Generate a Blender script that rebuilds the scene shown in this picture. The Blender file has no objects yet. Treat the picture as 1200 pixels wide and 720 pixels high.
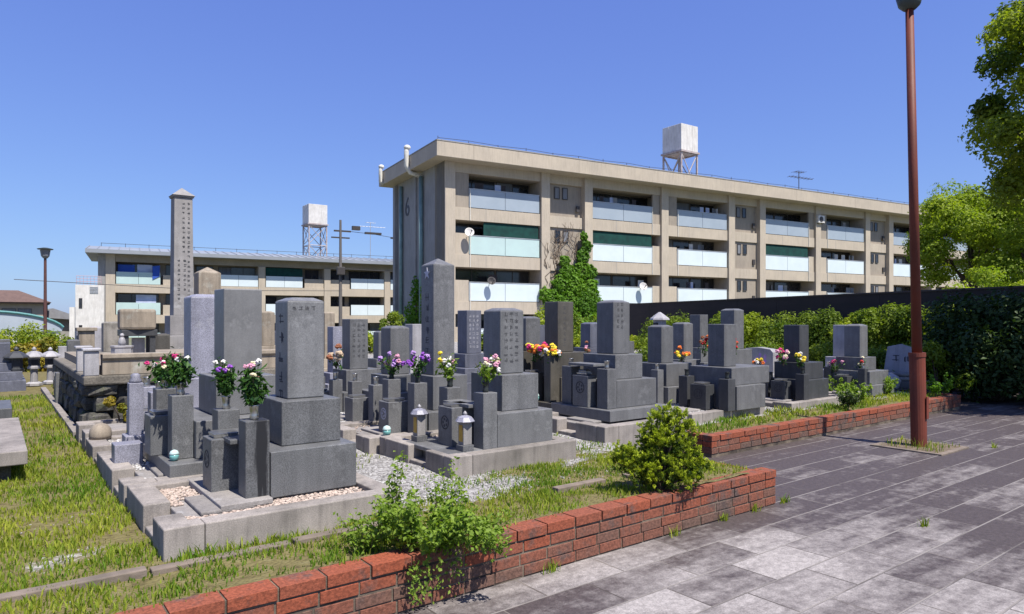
import bpy, bmesh, math, random
import numpy as np
from mathutils import Vector, Matrix
R = math.radians
rnd = random.Random(7)
nrng = np.random.default_rng(11)
S = bpy.context.scene
COL = S.collection

# ------------------------------------------------------------------ camera, sky, sun, exposure
EYE = 1.55
YAW = R(37.3)                      # the view direction, measured from the rows of graves (+Y)
cam_d = bpy.data.cameras.new('camera'); cam = bpy.data.objects.new('camera', cam_d); COL.objects.link(cam)
cam.location = (0, 0, EYE); cam.rotation_euler = (R(90), 0, -YAW)
cam_d.lens = 24.0; cam_d.sensor_width = 36.0; cam_d.shift_y = 15/1200
cam_d.clip_start = 0.05; cam_d.clip_end = 5000
S.camera = cam
SUN_EL, SUN_AZ = R(61), R(180-5)   # azimuth measured clockwise from +Y
wd = bpy.data.worlds.new('World'); S.world = wd; wd.use_nodes = True
nt = wd.node_tree; bg = nt.nodes['Background']
sky = nt.nodes.new('ShaderNodeTexSky'); sky.sky_type = 'NISHITA'; sky.sun_disc = False
sky.sun_elevation = SUN_EL; sky.sun_rotation = SUN_AZ
sky.air_density = 1.15; sky.dust_density = 0.4; sky.ozone_density = 3.6; sky.altitude = 0
sep = nt.nodes.new('ShaderNodeSeparateColor'); cmb = nt.nodes.new('ShaderNodeCombineColor'); nt.links.new(sky.outputs[0], sep.inputs[0])
for i_, (pw, k_) in enumerate(((.68, .90), (.76, 1.02), (.46, 2.80))):      # deeper, more even blue of a dry May noon
    a_ = nt.nodes.new('ShaderNodeMath'); a_.operation = 'POWER'; a_.inputs[1].default_value = pw; nt.links.new(sep.outputs[i_], a_.inputs[0])
    b_ = nt.nodes.new('ShaderNodeMath'); b_.operation = 'MULTIPLY'; b_.inputs[1].default_value = k_; nt.links.new(a_.outputs[0], b_.inputs[0]); nt.links.new(b_.outputs[0], cmb.inputs[i_])
nt.links.new(cmb.outputs[0], bg.inputs[0]); bg.inputs[1].default_value = 0.084
sl = bpy.data.lights.new('sun', 'SUN'); sl.energy = 5.0; sl.angle = R(0.53); sl.color = (1, .945, .865)
sun = bpy.data.objects.new('sun', sl); COL.objects.link(sun)
sd = Vector((math.sin(SUN_AZ)*math.cos(SUN_EL), math.cos(SUN_AZ)*math.cos(SUN_EL), math.sin(SUN_EL)))
sun.rotation_euler = sd.to_track_quat('Z', 'Y').to_euler()
S.view_settings.view_transform = 'Standard'; S.view_settings.look = 'None'
S.view_settings.gamma = 1; S.view_settings.use_curve_mapping = False
S.view_settings.exposure = 0.74
S.render.engine = 'CYCLES'
S.cycles.max_bounces = 6; S.cycles.transparent_max_bounces = 8

FX, FY = math.sin(YAW), math.cos(YAW)
def at(px, d):                      # ground point d metres ahead, at a bearing given in photo pixels
    r = (px-600)/800
    return (d*(FX+FY*r), d*(FY-FX*r))
def depth(u, v): return FX*u+FY*v
def zz(py, d): return EYE-(py-375)*d/800

# ------------------------------------------------------------------ materials
def mat(name, c1, c2=None, rough=.8, scale=8, detail=5, bump=0, bscale=None, spec=.3, metal=0,
        speck=0, speck_scale=150, streak=0, attr=None, trans=0, objvar=0, stretch=(1,1,1), grime=None):
    m = bpy.data.materials.new(name); m.use_nodes = True
    t = m.node_tree; n = t.nodes; l = t.links; b = n['Principled BSDF']
    b.inputs['Roughness'].default_value = rough; b.inputs['Metallic'].default_value = metal
    b.inputs['Specular IOR Level'].default_value = spec
    c2 = c2 or tuple(x*.8 for x in c1)
    tc = n.new('ShaderNodeTexCoord'); mp = n.new('ShaderNodeMapping'); l.new(tc.outputs['Object'], mp.inputs[0])
    mp.inputs['Scale'].default_value = stretch
    def mixc(fac, a, bb, mode='MIX'):
        x = n.new('ShaderNodeMix'); x.data_type = 'RGBA'; x.blend_type = mode
        for s, v in ((x.inputs[0], fac), (x.inputs[6], a), (x.inputs[7], bb)):
            if isinstance(v, (float, int)): s.default_value = v
            elif isinstance(v, tuple): s.default_value = (*v[:3], 1)
            else: l.new(v, s)
        return x.outputs[2]
    def noise(sc, det=5, ro=.6, vec=None):
        x = n.new('ShaderNodeTexNoise'); x.inputs['Scale'].default_value = sc; x.inputs['Detail'].default_value = det
        x.inputs['Roughness'].default_value = ro; l.new(vec or mp.outputs[0], x.inputs['Vector']); return x.outputs['Fac']
    def ramp(f, a, bb):
        x = n.new('ShaderNodeMapRange'); x.inputs[1].default_value = a; x.inputs[2].default_value = bb
        l.new(f, x.inputs[0]); return x.outputs[0]
    if attr:
        a = n.new('ShaderNodeAttribute'); a.attribute_name = attr; f = a.outputs['Fac']
    else:
        f = ramp(noise(scale, detail), .35, .65)
    c = mixc(f, c1, c2)
    if grime:
        c = mixc(ramp(noise(grime[1], 6, .7), grime[2], grime[3]), c, grime[0])
    if speck:
        s = ramp(noise(speck_scale, 4, .75), .40, .60)
        d = mixc(s, (1-speck,)*3, (1+speck,)*3)
        c = mixc(1.0, c, d, 'MULTIPLY')
    if streak:
        m2 = n.new('ShaderNodeMapping'); l.new(tc.outputs['Object'], m2.inputs[0]); m2.inputs['Scale'].default_value = (6, 6, .5)
        s = ramp(noise(2.2, 5, .65, m2.outputs[0]), .45, .75)
        k = 1-streak
        c = mixc(s, c, mixc(1.0, c, (k, k, k), 'MULTIPLY'))
    if objvar:
        oi = n.new('ShaderNodeObjectInfo'); mr = n.new('ShaderNodeMapRange')
        mr.inputs[3].default_value = 1-objvar; mr.inputs[4].default_value = 1+objvar
        l.new(oi.outputs['Random'], mr.inputs[0])
        x = n.new('ShaderNodeVectorMath'); x.operation = 'SCALE'; l.new(c, x.inputs[0]); l.new(mr.outputs[0], x.inputs['Scale']); c = x.outputs[0]
    l.new(c, b.inputs['Base Color'])
    if bump:
        bp = n.new('ShaderNodeBump'); bp.inputs['Strength'].default_value = bump; bp.inputs['Distance'].default_value = .01
        l.new(noise(bscale or scale*6, 5), bp.inputs['Height']); l.new(bp.outputs[0], b.inputs['Normal'])
    if trans:
        tr = n.new('ShaderNodeBsdfTranslucent'); mx = n.new('ShaderNodeMixShader'); mx.inputs[0].default_value = trans
        tcol = mixc(1.0, c, (1.25, 1.35, .5), 'MULTIPLY')
        l.new(tcol, tr.inputs[0]); l.new(b.outputs[0], mx.inputs[1]); l.new(tr.outputs[0], mx.inputs[2])
        l.new(mx.outputs[0], n['Material Output'].inputs[0])
    return m

def stained():
    m = granite('granite_water_stained', (.115,.117,.12), speck=.34)
    n = m.node_tree.nodes; l = m.node_tree.links; b = n['Principled BSDF']; src = b.inputs['Base Color'].links[0].from_socket
    tc = n.new('ShaderNodeTexCoord'); sx = n.new('ShaderNodeSeparateXYZ'); l.new(tc.outputs['Object'], sx.inputs[0])
    mp = n.new('ShaderNodeMapping'); mp.inputs['Scale'].default_value = (22,22,2.5); l.new(tc.outputs['Object'], mp.inputs[0])
    no = n.new('ShaderNodeTexNoise'); no.inputs['Scale'].default_value = 1.6; no.inputs['Detail'].default_value = 5; l.new(mp.outputs[0], no.inputs[0])
    def mt(op, *a):
        x = n.new('ShaderNodeMath'); x.operation = op
        for i, v in enumerate(a):
            if isinstance(v, (int,float)): x.inputs[i].default_value = v
            else: l.new(v, x.inputs[i])
        return x.outputs[0]
    d = mt('ABSOLUTE', mt('ADD', sx.outputs[0], .385)); d = mt('ADD', d, mt('MULTIPLY', no.outputs['Fac'], .13))
    d = mt('ADD', d, mt('MULTIPLY', mt('SUBTRACT', .5, sx.outputs[2]), .05))
    mr = n.new('ShaderNodeMapRange'); mr.inputs[1].default_value=.098; mr.inputs[2].default_value=.122; l.new(d, mr.inputs[0])
    mx = n.new('ShaderNodeMix'); mx.data_type='RGBA'; l.new(mr.outputs[0], mx.inputs[0]); mx.inputs[6].default_value=(.018,.018,.02,1); l.new(src, mx.inputs[7]); l.new(mx.outputs[2], b.inputs['Base Color'])
    return m
def granite(name, c, speck=.22, rough=.45, streak=.18, bump=.08, **k):
    k.setdefault('objvar', .13); k.setdefault('grime', (tuple(min(.4, x*1.7+.01) for x in c), 3.1, .56, .80)); return mat(name, c, tuple(x*.72 for x in c), rough, 3, 7, bump, 300, .35, speck=speck, streak=streak+.08, **k)
M = {}
M['granite_mid'] = granite('granite_mid', (.125,.127,.13), speck=.34)
M['granite_front'] = granite('granite_front', (.175,.177,.18), speck=.2, rough=.4)
M['granite_stained'] = stained()
M['granite_smooth'] = granite('granite_smooth', (.195,.195,.195), speck=.10, rough=.4, streak=.05)
M['granite_grey'] = granite('granite_grey', (.138,.139,.142), speck=.28)
M['granite_dark'] = granite('granite_dark', (.06,.062,.066), rough=.45)
M['granite_brown'] = granite('granite_brown', (.085,.078,.066), rough=.45)
M['granite_lavender'] = granite('granite_lavender', (.25,.25,.30), speck=.35)
M['granite_light'] = granite('granite_light', (.34,.33,.34), speck=.15)
M['granite_blue'] = granite('granite_blue', (.12,.125,.155))
M['stone_beige'] = granite('stone_beige', (.31,.26,.20), speck=.15, rough=.85, streak=.35)
M['stone_old'] = granite('stone_old', (.29,.27,.24), speck=.15, rough=.9, streak=.3, grime=((.13,.12,.1), 3, .5, .72))
M['obelisk'] = granite('obelisk_granite', (.25,.237,.23), speck=.15, rough=.8, streak=.12)
M['kerb_granite'] = granite('kerb_granite', (.29,.26,.235), speck=.2, rough=.85, streak=.3, grime=((.16,.145,.13), 2.5, .5, .75))
M['slab_granite'] = granite('slab_granite', (.27,.25,.235), speck=.18, rough=.85)
M['black_stone'] = mat('black_stone', (.035,.033,.03), (.10,.095,.085), .9, 5, 8, .6, 18, speck=.3, speck_scale=60, grime=((.07,.08,.03), 4, .5, .7))
M['coping_stone'] = mat('coping_stone', (.19,.17,.14), (.10,.09,.075), .9, 4, 7, .4, 25, speck=.25, speck_scale=60)
M['cut'] = mat('carved_letters', (.07,.07,.075), rough=.9)
M['cut_light'] = mat('carved_letters_light', (.33,.33,.36), rough=.9)
M['emblem'] = mat('emblem', (.5,.5,.55), rough=.7)
M['crest'] = mat('crest', (.04,.04,.045), rough=.7)
M['steel'] = mat('steel_vase', (.5,.5,.48), (.35,.35,.35), .3, metal=.9)
M['dark_vase'] = mat('dark_vase', (.03,.035,.035), rough=.4)
M['cup'] = mat('turquoise_glaze', (.12,.33,.32), (.18,.4,.38), .25, spec=.5)
M['gold'] = mat('brass', (.45,.32,.08), rough=.35, metal=.8)
M['brick'] = mat('brick', (.115,.070,.053), (.225,.058,.028), .9, attr='rnd', bump=.4, bscale=60, speck=.28, speck_scale=55, grime=((.085,.06,.052), 4.5, .50, .64))
M['mortar'] = mat('mortar', (.17,.135,.10), (.035,.028,.024), .95, 5, 6, .4, 60)
M['concrete'] = mat('concrete', (.36,.33,.29), (.27,.245,.215), .9, 1.2, 6, .1, 30, speck=.08, speck_scale=40, streak=.12)
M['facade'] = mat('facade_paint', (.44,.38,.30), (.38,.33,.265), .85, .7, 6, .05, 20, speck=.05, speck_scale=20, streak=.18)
M['facade_shade'] = mat('facade_shade_paint', (.32,.275,.22), (.26,.225,.185), .85, .7, 6, streak=.25)  # facade paint darkened: shade of recesses and eave put into the colour; also joints
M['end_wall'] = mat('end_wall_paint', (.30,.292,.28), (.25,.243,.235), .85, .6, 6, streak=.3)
M['panel'] = mat('balcony_panel', (.58,.65,.67), (.53,.60,.63), .35, .8, 3, spec=.5)
M['panel_shaded'] = mat('balcony_panel_shaded', (.30,.35,.40), (.27,.32,.37), .35, .8, 3, spec=.5)  # same panels as the white ones, with the eave's bluish shade painted in
M['panel_green'] = mat('balcony_panel_green', (.42,.55,.53), (.39,.50,.49), .4, .8, 3)
M['net'] = mat('green_net', (.006,.050,.042), (.005,.03,.028), .9, 3, 4)
M['dark_glass'] = mat('window_glass', (.012,.014,.018), (.03,.032,.038), .12, 1.5, 3, spec=.6)
M['curtain'] = mat('curtain', (.20,.21,.23), (.13,.14,.16), .9, 3, 3, stretch=(6,1,.3))
M['frame_dark'] = mat('window_frame', (.06,.055,.055), rough=.5)
M['frame_alu'] = mat('aluminium', (.45,.46,.47), rough=.45, metal=.5)
M['pipe_teal'] = mat('pipe_paint', (.20,.30,.28), (.15,.22,.21), .6, 2)
M['pipe_white'] = mat('pipe_white', (.62,.60,.54), rough=.6)
M['white_paint'] = mat('white_paint', (.64,.62,.59), (.52,.50,.47), .6, 1.5, 6, streak=.3)
M['rust_frame'] = mat('rusty_steel', (.30,.23,.21), (.42,.40,.40), .7, 4)
M['roof_sheet'] = mat('roof_sheet', (.25,.27,.295), (.21,.23,.26), .5, .5, 4)
M['blue_cloth'] = mat('blue_cloth', (.03,.09,.42), rough=.8)
M['pale_cloth'] = mat('pale_cloth', (.5,.55,.7), (.4,.45,.6), .8, 2)
M['fence'] = mat('dark_fence_sheet', (.018,.013,.015), (.028,.019,.021), .7, .7, 5, stretch=(1,1,6))
M['fence_cap'] = mat('fence_cap', (.055,.04,.04), rough=.6)
M['lamp_pole'] = mat('lamp_pole_paint', (.155,.036,.02), (.10,.028,.018), .6, 3, 6, .15, 40, stretch=(1,1,.5), grime=((.12,.05,.035), 5, .56, .7))
M['lamp_head'] = mat('lamp_head', (.06,.075,.07), rough=.5)
M['far_lamp'] = mat('far_lamp_paint', (.10,.045,.04), rough=.6)
M['lamp_glass'] = mat('lamp_glass', (.16,.17,.2), rough=.3)
M['bark'] = mat('bark', (.09,.065,.045), (.05,.04,.03), .95, 6, 6, .6, 30, stretch=(1,1,.3))
M['vine'] = mat('dry_vine', (.14,.10,.07), rough=.95)
def leaf(name, c1, c2, trans=.35, rough=.55): return mat(name, c1, c2, rough, attr='rnd', trans=trans, spec=.25)
M['leaf_hedge'] = leaf('leaf_hedge', (.05,.10,.010), (.20,.26,.02), .4)
M['leaf_yellow'] = leaf('leaf_yellow', (.11,.18,.012), (.30,.34,.02), .4)
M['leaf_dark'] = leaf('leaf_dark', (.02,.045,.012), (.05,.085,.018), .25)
M['leaf_camphor'] = leaf('leaf_camphor', (.05,.10,.012), (.30,.35,.03), .5)
M['leaf_spring'] = leaf('leaf_spring', (.12,.20,.016), (.32,.38,.03), .5)
M['leaf_ivy'] = leaf('leaf_ivy', (.045,.13,.012), (.17,.32,.025), .45)
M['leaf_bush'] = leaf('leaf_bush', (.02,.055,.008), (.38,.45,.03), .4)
M['leaf_weed'] = leaf('leaf_weed', (.09,.17,.02), (.26,.36,.05), .45)
M['leaf_orange'] = leaf('leaf_orange', (.12,.14,.015), (.30,.20,.02), .3)
M['leaf_bouquet'] = leaf('leaf_bouquet', (.015,.05,.012), (.06,.14,.02), .25)
M['grass'] = leaf('grass_blades', (.085,.185,.012), (.34,.36,.045), .4, .7)
M['twig'] = mat('twig', (.10,.08,.05), rough=.9)
for nm, c in dict(white=(.75,.73,.68), yellow=(.75,.58,.04), purple=(.25,.07,.42), pink=(.62,.30,.40), magenta=(.50,.03,.16),
                  orange=(.70,.17,.03), red=(.5,.03,.03), lilac=(.45,.28,.58), brown=(.26,.10,.05), beige=(.50,.38,.26), cream=(.72,.66,.42)).items():
    M['fl_'+nm] = mat('petal_'+nm, c, tuple(x*.7 for x in c), .7, 60)

# ------------------------------------------------------------------ mesh helpers
class MB:
    def __init__(s): s.v=[]; s.f=[]; s.r=[]
    def add(s, vs, fs, r=None):
        b = len(s.v); s.v += [tuple(v) for v in vs]; s.f += [tuple(b+i for i in f) for f in fs]
        if r is not None: s.r += [r]*len(fs)
        return s
    def box(s, x0, x1, y0, y1, z0, z1, r=None, tx=0, ty=0):   # tx, ty: inset of the top
        vs = [(x0,y0,z0),(x1,y0,z0),(x1,y1,z0),(x0,y1,z0),(x0+tx,y0+ty,z1),(x1-tx,y0+ty,z1),(x1-tx,y1-ty,z1),(x0+tx,y1-ty,z1)]
        return s.add(vs, [(3,2,1,0),(4,5,6,7),(0,1,5,4),(1,2,6,5),(2,3,7,6),(3,0,4,7)], r)
    def prism(s, prof, z0, z1):       # polygon in xy, ccw
        n = len(prof); vs = [(x,y,z0) for x,y in prof]+[(x,y,z1) for x,y in prof]
        return s.add(vs, [tuple(range(n))[::-1], tuple(range(n,2*n))]+[(i,(i+1)%n,n+(i+1)%n,n+i) for i in range(n)])
    def prism_y(s, prof, y0, y1):     # polygon in xz, ccw seen from -y
        n = len(prof); vs = [(x,y0,z) for x,z in prof]+[(x,y1,z) for x,z in prof]
        return s.add(vs, [tuple(range(n)), tuple(range(n,2*n))[::-1]]+[((i+1)%n,i,n+i,n+(i+1)%n) for i in range(n)])
    def prism_x(s, prof, x0, x1):     # polygon in yz, ccw seen from +x
        n = len(prof); vs = [(x0,y,z) for y,z in prof]+[(x1,y,z) for y,z in prof]
        return s.add(vs, [tuple(range(n))[::-1], tuple(range(n,2*n))]+[(i,(i+1)%n,n+(i+1)%n,n+i) for i in range(n)])
    def pyramid(s, x0, x1, y0, y1, z0, z1):
        return s.add([(x0,y0,z0),(x1,y0,z0),(x1,y1,z0),(x0,y1,z0),((x0+x1)/2,(y0+y1)/2,z1)], [(3,2,1,0),(0,1,4),(1,2,4),(2,3,4),(3,0,4)])
    def lathe(s, prof, cx=0, cy=0, n=16, cap=True):
        b = [(cx+r*math.cos(2*math.pi*i/n), cy+r*math.sin(2*math.pi*i/n), z) for r, z in prof for i in range(n)]
        fs = [(k*n+i, k*n+(i+1)%n, (k+1)*n+(i+1)%n, (k+1)*n+i) for k in range(len(prof)-1) for i in range(n)]
        if cap: fs += [tuple(range(n))[::-1], tuple((len(prof)-1)*n+i for i in range(n))]
        return s.add(b, fs)
    def tube(s, pts, rad, n=8):
        pts = [Vector(p) for p in pts]; rr = rad if isinstance(rad, (list, tuple)) else [rad]*len(pts)
        vs = []
        for k, p in enumerate(pts):
            d = (pts[min(k+1,len(pts)-1)]-pts[max(k-1,0)]).normalized()
            a = d.cross(Vector((0,0,1)) if abs(d.z) < .9 else Vector((1,0,0))).normalized(); b = d.cross(a)
            vs += [p+rr[k]*(a*math.cos(2*math.pi*i/n)+b*math.sin(2*math.pi*i/n)) for i in range(n)]
        fs = [(k*n+i, k*n+(i+1)%n, (k+1)*n+(i+1)%n, (k+1)*n+i) for k in range(len(pts)-1) for i in range(n)]
        fs += [tuple(range(n))[::-1], tuple((len(pts)-1)*n+i for i in range(n))]
        return s.add(vs, fs)
    def ball(s, c, r, sq=(1,1,1), n=8, m=5, jit=0):
        vs = [(c[0], c[1], c[2]-r*sq[2])]
        for k in range(1, m):
            a = math.pi*k/m-math.pi/2
            for i in range(n):
                q = r*(1+rnd.uniform(-jit, jit)); t = 2*math.pi*i/n
                vs.append((c[0]+q*sq[0]*math.cos(a)*math.cos(t), c[1]+q*sq[1]*math.cos(a)*math.sin(t), c[2]+q*sq[2]*math.sin(a)))
        vs.append((c[0], c[1], c[2]+r*sq[2])); L = len(vs)-1
        fs = [(0, 1+(i+1)%n, 1+i) for i in range(n)]
        for k in range(m-2):
            for i in range(n):
                a0 = 1+k*n; fs.append((a0+i, a0+(i+1)%n, a0+n+(i+1)%n, a0+n+i))
        a0 = 1+(m-2)*n; fs += [(a0+i, a0+(i+1)%n, L) for i in range(n)]
        return s.add(vs, fs)

def mk(name, mb, m, parent=None, bevel=0, smooth=False, fix=True):
    me = bpy.data.meshes.new(name)
    off = Vector((0,0,0))
    me.from_pydata(mb.v, [], mb.f)
    if fix:
        bm = bmesh.new(); bm.from_mesh(me); bmesh.ops.recalc_face_normals(bm, faces=bm.faces); bm.to_mesh(me); bm.free()
    if mb.r:
        a = me.attributes.new('rnd', 'FLOAT', 'FACE'); a.data.foreach_set('value', mb.r)
    me.materials.append(m if not isinstance(m, str) else M[m])
    if smooth: me.polygons.foreach_set('use_smooth', [True]*len(me.polygons))
    me.update()
    o = bpy.data.objects.new(name, me); COL.objects.link(o)
    if parent: o.parent = parent
    if bevel:
        b = o.modifiers.new('bevel', 'BEVEL'); b.width = bevel; b.segments = 2; b.limit_method = 'ANGLE'; b.angle_limit = R(40)
    return o
def thing(name, loc, label, cat, group=None, rz=0):
    o = bpy.data.objects.new(name, None); COL.objects.link(o); o.location = loc; o.rotation_euler = (0,0,rz)
    o.empty_display_size = .1
    return tag(o, label, cat, group)
def tag(o, label, cat, group=None, kind=None):
    if label: o['label'] = label
    if cat: o['category'] = cat
    if group: o['group'] = group
    if kind: o['kind'] = kind
    return o
def struct(o, label=None, cat=None):
    o['kind'] = 'structure'
    if label: o['label'] = label
    if cat: o['category'] = cat
    return o

def leaves(name, P, N, size, m, parent=None, aspect=.55, rv=None, jitter=.6):
    """many small folded leaves (two triangles hinged on the midrib); P centres, N outward directions"""
    P = np.asarray(P, float); n = len(P)
    N = np.asarray(N, float)+nrng.normal(0, jitter, (n,3)); N /= np.linalg.norm(N, axis=1)[:,None]+1e-9
    T = nrng.normal(0,1,(n,3)); T -= (T*N).sum(1)[:,None]*N; T /= np.linalg.norm(T,axis=1)[:,None]+1e-9
    B = np.cross(N, T)
    s = np.asarray(size)*nrng.uniform(.6,1.3,n) if np.ndim(size)==0 else np.asarray(size)
    s = s[:,None]
    V = np.empty((n,4,3))
    V[:,0] = P-T*s*.5; V[:,2] = P+T*s*.5
    V[:,1] = P+B*s*aspect*.5+N*s*.12; V[:,3] = P-B*s*aspect*.5+N*s*.12
    me = bpy.data.meshes.new(name)
    me.vertices.add(n*4); me.vertices.foreach_set('co', V.reshape(-1).astype(np.float32))
    idx = np.arange(n*4).reshape(n,4)
    tri = np.stack([idx[:,[0,1,2]], idx[:,[0,2,3]]],1).reshape(-1)
    me.loops.add(n*6); me.loops.foreach_set('vertex_index', tri.astype(np.int32))
    me.polygons.add(n*2); me.polygons.foreach_set('loop_start', np.arange(0,n*6,3,dtype=np.int32)); me.polygons.foreach_set('loop_total', np.full(n*2,3,np.int32))
    r = rv if rv is not None else nrng.uniform(0,1,n)
    a = me.attributes.new('rnd','FLOAT','FACE'); a.data.foreach_set('value', np.repeat(np.clip(r,0,1),2).astype(np.float32))
    me.materials.append(M[m]); me.update(); me.validate()
    o = bpy.data.objects.new(name, me); COL.objects.link(o)
    if parent: o.parent = parent
    return o
def clump_pts(centers, radii, per, flat=1.0, shell=.55):
    """points in clumps; more of them near each clump's outside; returns P, N, tone"""
    Ps=[];Ns=[];Ts=[]
    for c, r in zip(centers, radii):
        d = nrng.normal(0,1,(per,3)); d /= np.linalg.norm(d,axis=1)[:,None]
        q = r*(shell+(1-shell)*nrng.uniform(0,1,per)**.6)*(1+.25*np.sin(d[:,0]*7+c[0]*3)*np.cos(d[:,1]*6+d[:,2]*5))
        p = d*q[:,None]; p[:,2]*=flat
        Ps.append(p+np.asarray(c)); Ns.append(d+np.array([0,0,.5])); Ts.append(np.full(per, nrng.uniform(0,.7))+nrng.uniform(0,.35,per))
    return np.concatenate(Ps), np.concatenate(Ns), np.concatenate(Ts)

# ------------------------------------------------------------------ ground, paving
Z0 = .27           # soil level of the cemetery, held up by the brick walls
W1V, W1U = 3.22, 5.24
W2V, W2U0, W2U1 = 4.73, 6.42, 13.45
def nz(x, y, s): return math.sin(x*s+1.3*math.sin(y*s*.7))*math.cos(y*s*1.1+math.sin(x*s*.6))

g = MB(); g.add([(-900,-900,-.02),(900,-900,-.02),(900,900,-.02),(-900,900,-.02)], [(0,1,2,3)])
struct(mk('ground', g, mat('far_ground', (.16,.15,.11), (.10,.12,.05), .95, .15)))

def paving_mat():
    m = bpy.data.materials.new('paving_tiles'); m.use_nodes = True
    t = m.node_tree; n = t.nodes; l = t.links; b = n['Principled BSDF']
    tc = n.new('ShaderNodeTexCoord')
    def brick(c1, c2, mo, ms=.008):
        x = n.new('ShaderNodeTexBrick'); x.offset = .5; x.inputs['Scale'].default_value = 1
        x.inputs['Brick Width'].default_value = .62; x.inputs['Row Height'].default_value = .325; x.inputs['Mortar Size'].default_value = ms
        x.inputs['Mortar Smooth'].default_value = .3
        x.inputs['Color1'].default_value = (*c1,1); x.inputs['Color2'].default_value = (*c2,1); x.inputs['Mortar'].default_value = (*mo,1)
        l.new(tc.outputs['Object'], x.inputs['Vector']); return x
    def noise(sc, det, ro, stretch=(1,1,1), rot=0, loc=(0,0,0)):
        mp = n.new('ShaderNodeMapping'); mp.inputs['Scale'].default_value = stretch; mp.inputs['Rotation'].default_value = (0,0,rot); mp.inputs['Location'].default_value = loc
        l.new(tc.outputs['Object'], mp.inputs[0])
        x = n.new('ShaderNodeTexNoise'); x.inputs['Scale'].default_value = sc; x.inputs['Detail'].default_value = det; x.inputs['Roughness'].default_value = ro
        l.new(mp.outputs[0], x.inputs[0]); return x.outputs['Fac']
    def mr(f, a, bb, c=0, d=1):
        x = n.new('ShaderNodeMapRange'); x.inputs[1].default_value=a; x.inputs[2].default_value=bb; x.inputs[3].default_value=c; x.inputs[4].default_value=d
        l.new(f, x.inputs[0]); return x.outputs[0]
    def math_(op, a, bb=0.0):
        x = n.new('ShaderNodeMath'); x.operation = op
        for i, v in enumerate((a, bb)):
            if isinstance(v, (int, float)): x.inputs[i].default_value = v
            else: l.new(v, x.inputs[i])
        return x.outputs[0]
    def mix(f, a, bb, mode='MIX'):
        x = n.new('ShaderNodeMix'); x.data_type='RGBA'; x.blend_type = mode
        for s, v in ((x.inputs[0], f), (x.inputs[6], a), (x.inputs[7], bb)):
            if isinstance(v, (int,float)): s.default_value = v
            elif isinstance(v, tuple): s.default_value = (*v,1)
            else: l.new(v, s)
        return x.outputs[2]
    PAVE = 1
    bw = brick((0,0,0), (1,1,1), (.5,.5,.5), .006)
    tile = bw.outputs['Color']; mort = bw.outputs['Fac']
    # dark to pale tone: noise, a paler zone near the wall's end, stretched streaks
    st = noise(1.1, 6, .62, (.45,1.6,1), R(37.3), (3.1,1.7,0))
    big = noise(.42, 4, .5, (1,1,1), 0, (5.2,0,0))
    # zone of paler tiles, fading with distance
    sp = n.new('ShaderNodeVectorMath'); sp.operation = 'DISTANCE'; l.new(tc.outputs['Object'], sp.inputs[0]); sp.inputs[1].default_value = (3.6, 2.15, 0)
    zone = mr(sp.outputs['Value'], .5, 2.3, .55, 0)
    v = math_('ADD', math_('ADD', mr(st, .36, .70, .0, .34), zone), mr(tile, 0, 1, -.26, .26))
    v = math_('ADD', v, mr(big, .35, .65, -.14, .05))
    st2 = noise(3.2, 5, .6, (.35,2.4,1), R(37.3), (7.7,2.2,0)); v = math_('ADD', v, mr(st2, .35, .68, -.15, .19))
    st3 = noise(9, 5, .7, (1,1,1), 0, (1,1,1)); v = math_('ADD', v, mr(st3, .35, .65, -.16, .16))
    pave_tone = mr(v, .16, .90)
    c = mix(pave_tone, (.060,.048,.047), (.275,.252,.24))
    fine = noise(26, 6, .75); c = mix(1.0, c, mix(mr(fine,.35,.65), (.72,.72,.72), (1.28,1.28,1.28)), 'MULTIPLY')
    fine2 = noise(110, 3, .6); c = mix(1.0, c, mix(mr(fine2,.4,.6), (.85,.85,.85), (1.15,1.15,1.15)), 'MULTIPLY')
    jd = noise(1.7, 4, .6)
    sxy = n.new('ShaderNodeSeparateXYZ'); l.new(tc.outputs['Object'], sxy.inputs[0])
    rowp = math_('ABSOLUTE', math_('SUBTRACT', math_('FRACT', math_('ADD', math_('DIVIDE', sxy.outputs[1], .325), 40.0), 0.0), .5))
    rowl = mr(rowp, .474, .486, 0, 1)
    c = mix(mort, c, mix(mr(jd,.42,.6), (.06,.05,.045), (.16,.14,.125)))
    c = mix(math_('MULTIPLY', rowl, mr(jd,.36,.55,.25,1)), c, (.21,.19,.175))
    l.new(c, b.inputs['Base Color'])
    l.new(mr(pave_tone, 0, 1, .62, .85), b.inputs['Roughness'])
    b.inputs['Specular IOR Level'].default_value = .35
    bp = n.new('ShaderNodeBump'); bp.inputs['Strength'].default_value = .7; bp.inputs['Distance'].default_value = .006
    h = math_('SUBTRACT', math_('MULTIPLY', fine, .5), mort); l.new(h, bp.inputs['Height']); l.new(bp.outputs[0], b.inputs['Normal'])
    return m
g = MB(); g.add([(-12,-12,0),(30,-12,0),(30,4.74,0),(-12,4.74,0)], [(0,1,2,3)])
g.add([(5.2,4.74,0),(6.45,4.74,0),(6.45,5.6,0),(5.2,5.6,0)], [(0,1,2,3)])
g.add([(13.45,4.74,0),(30,4.74,0),(30,9,0),(13.45,9,0)], [(0,1,2,3)])
struct(mk('paving', g, paving_mat(), fix=False))

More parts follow.
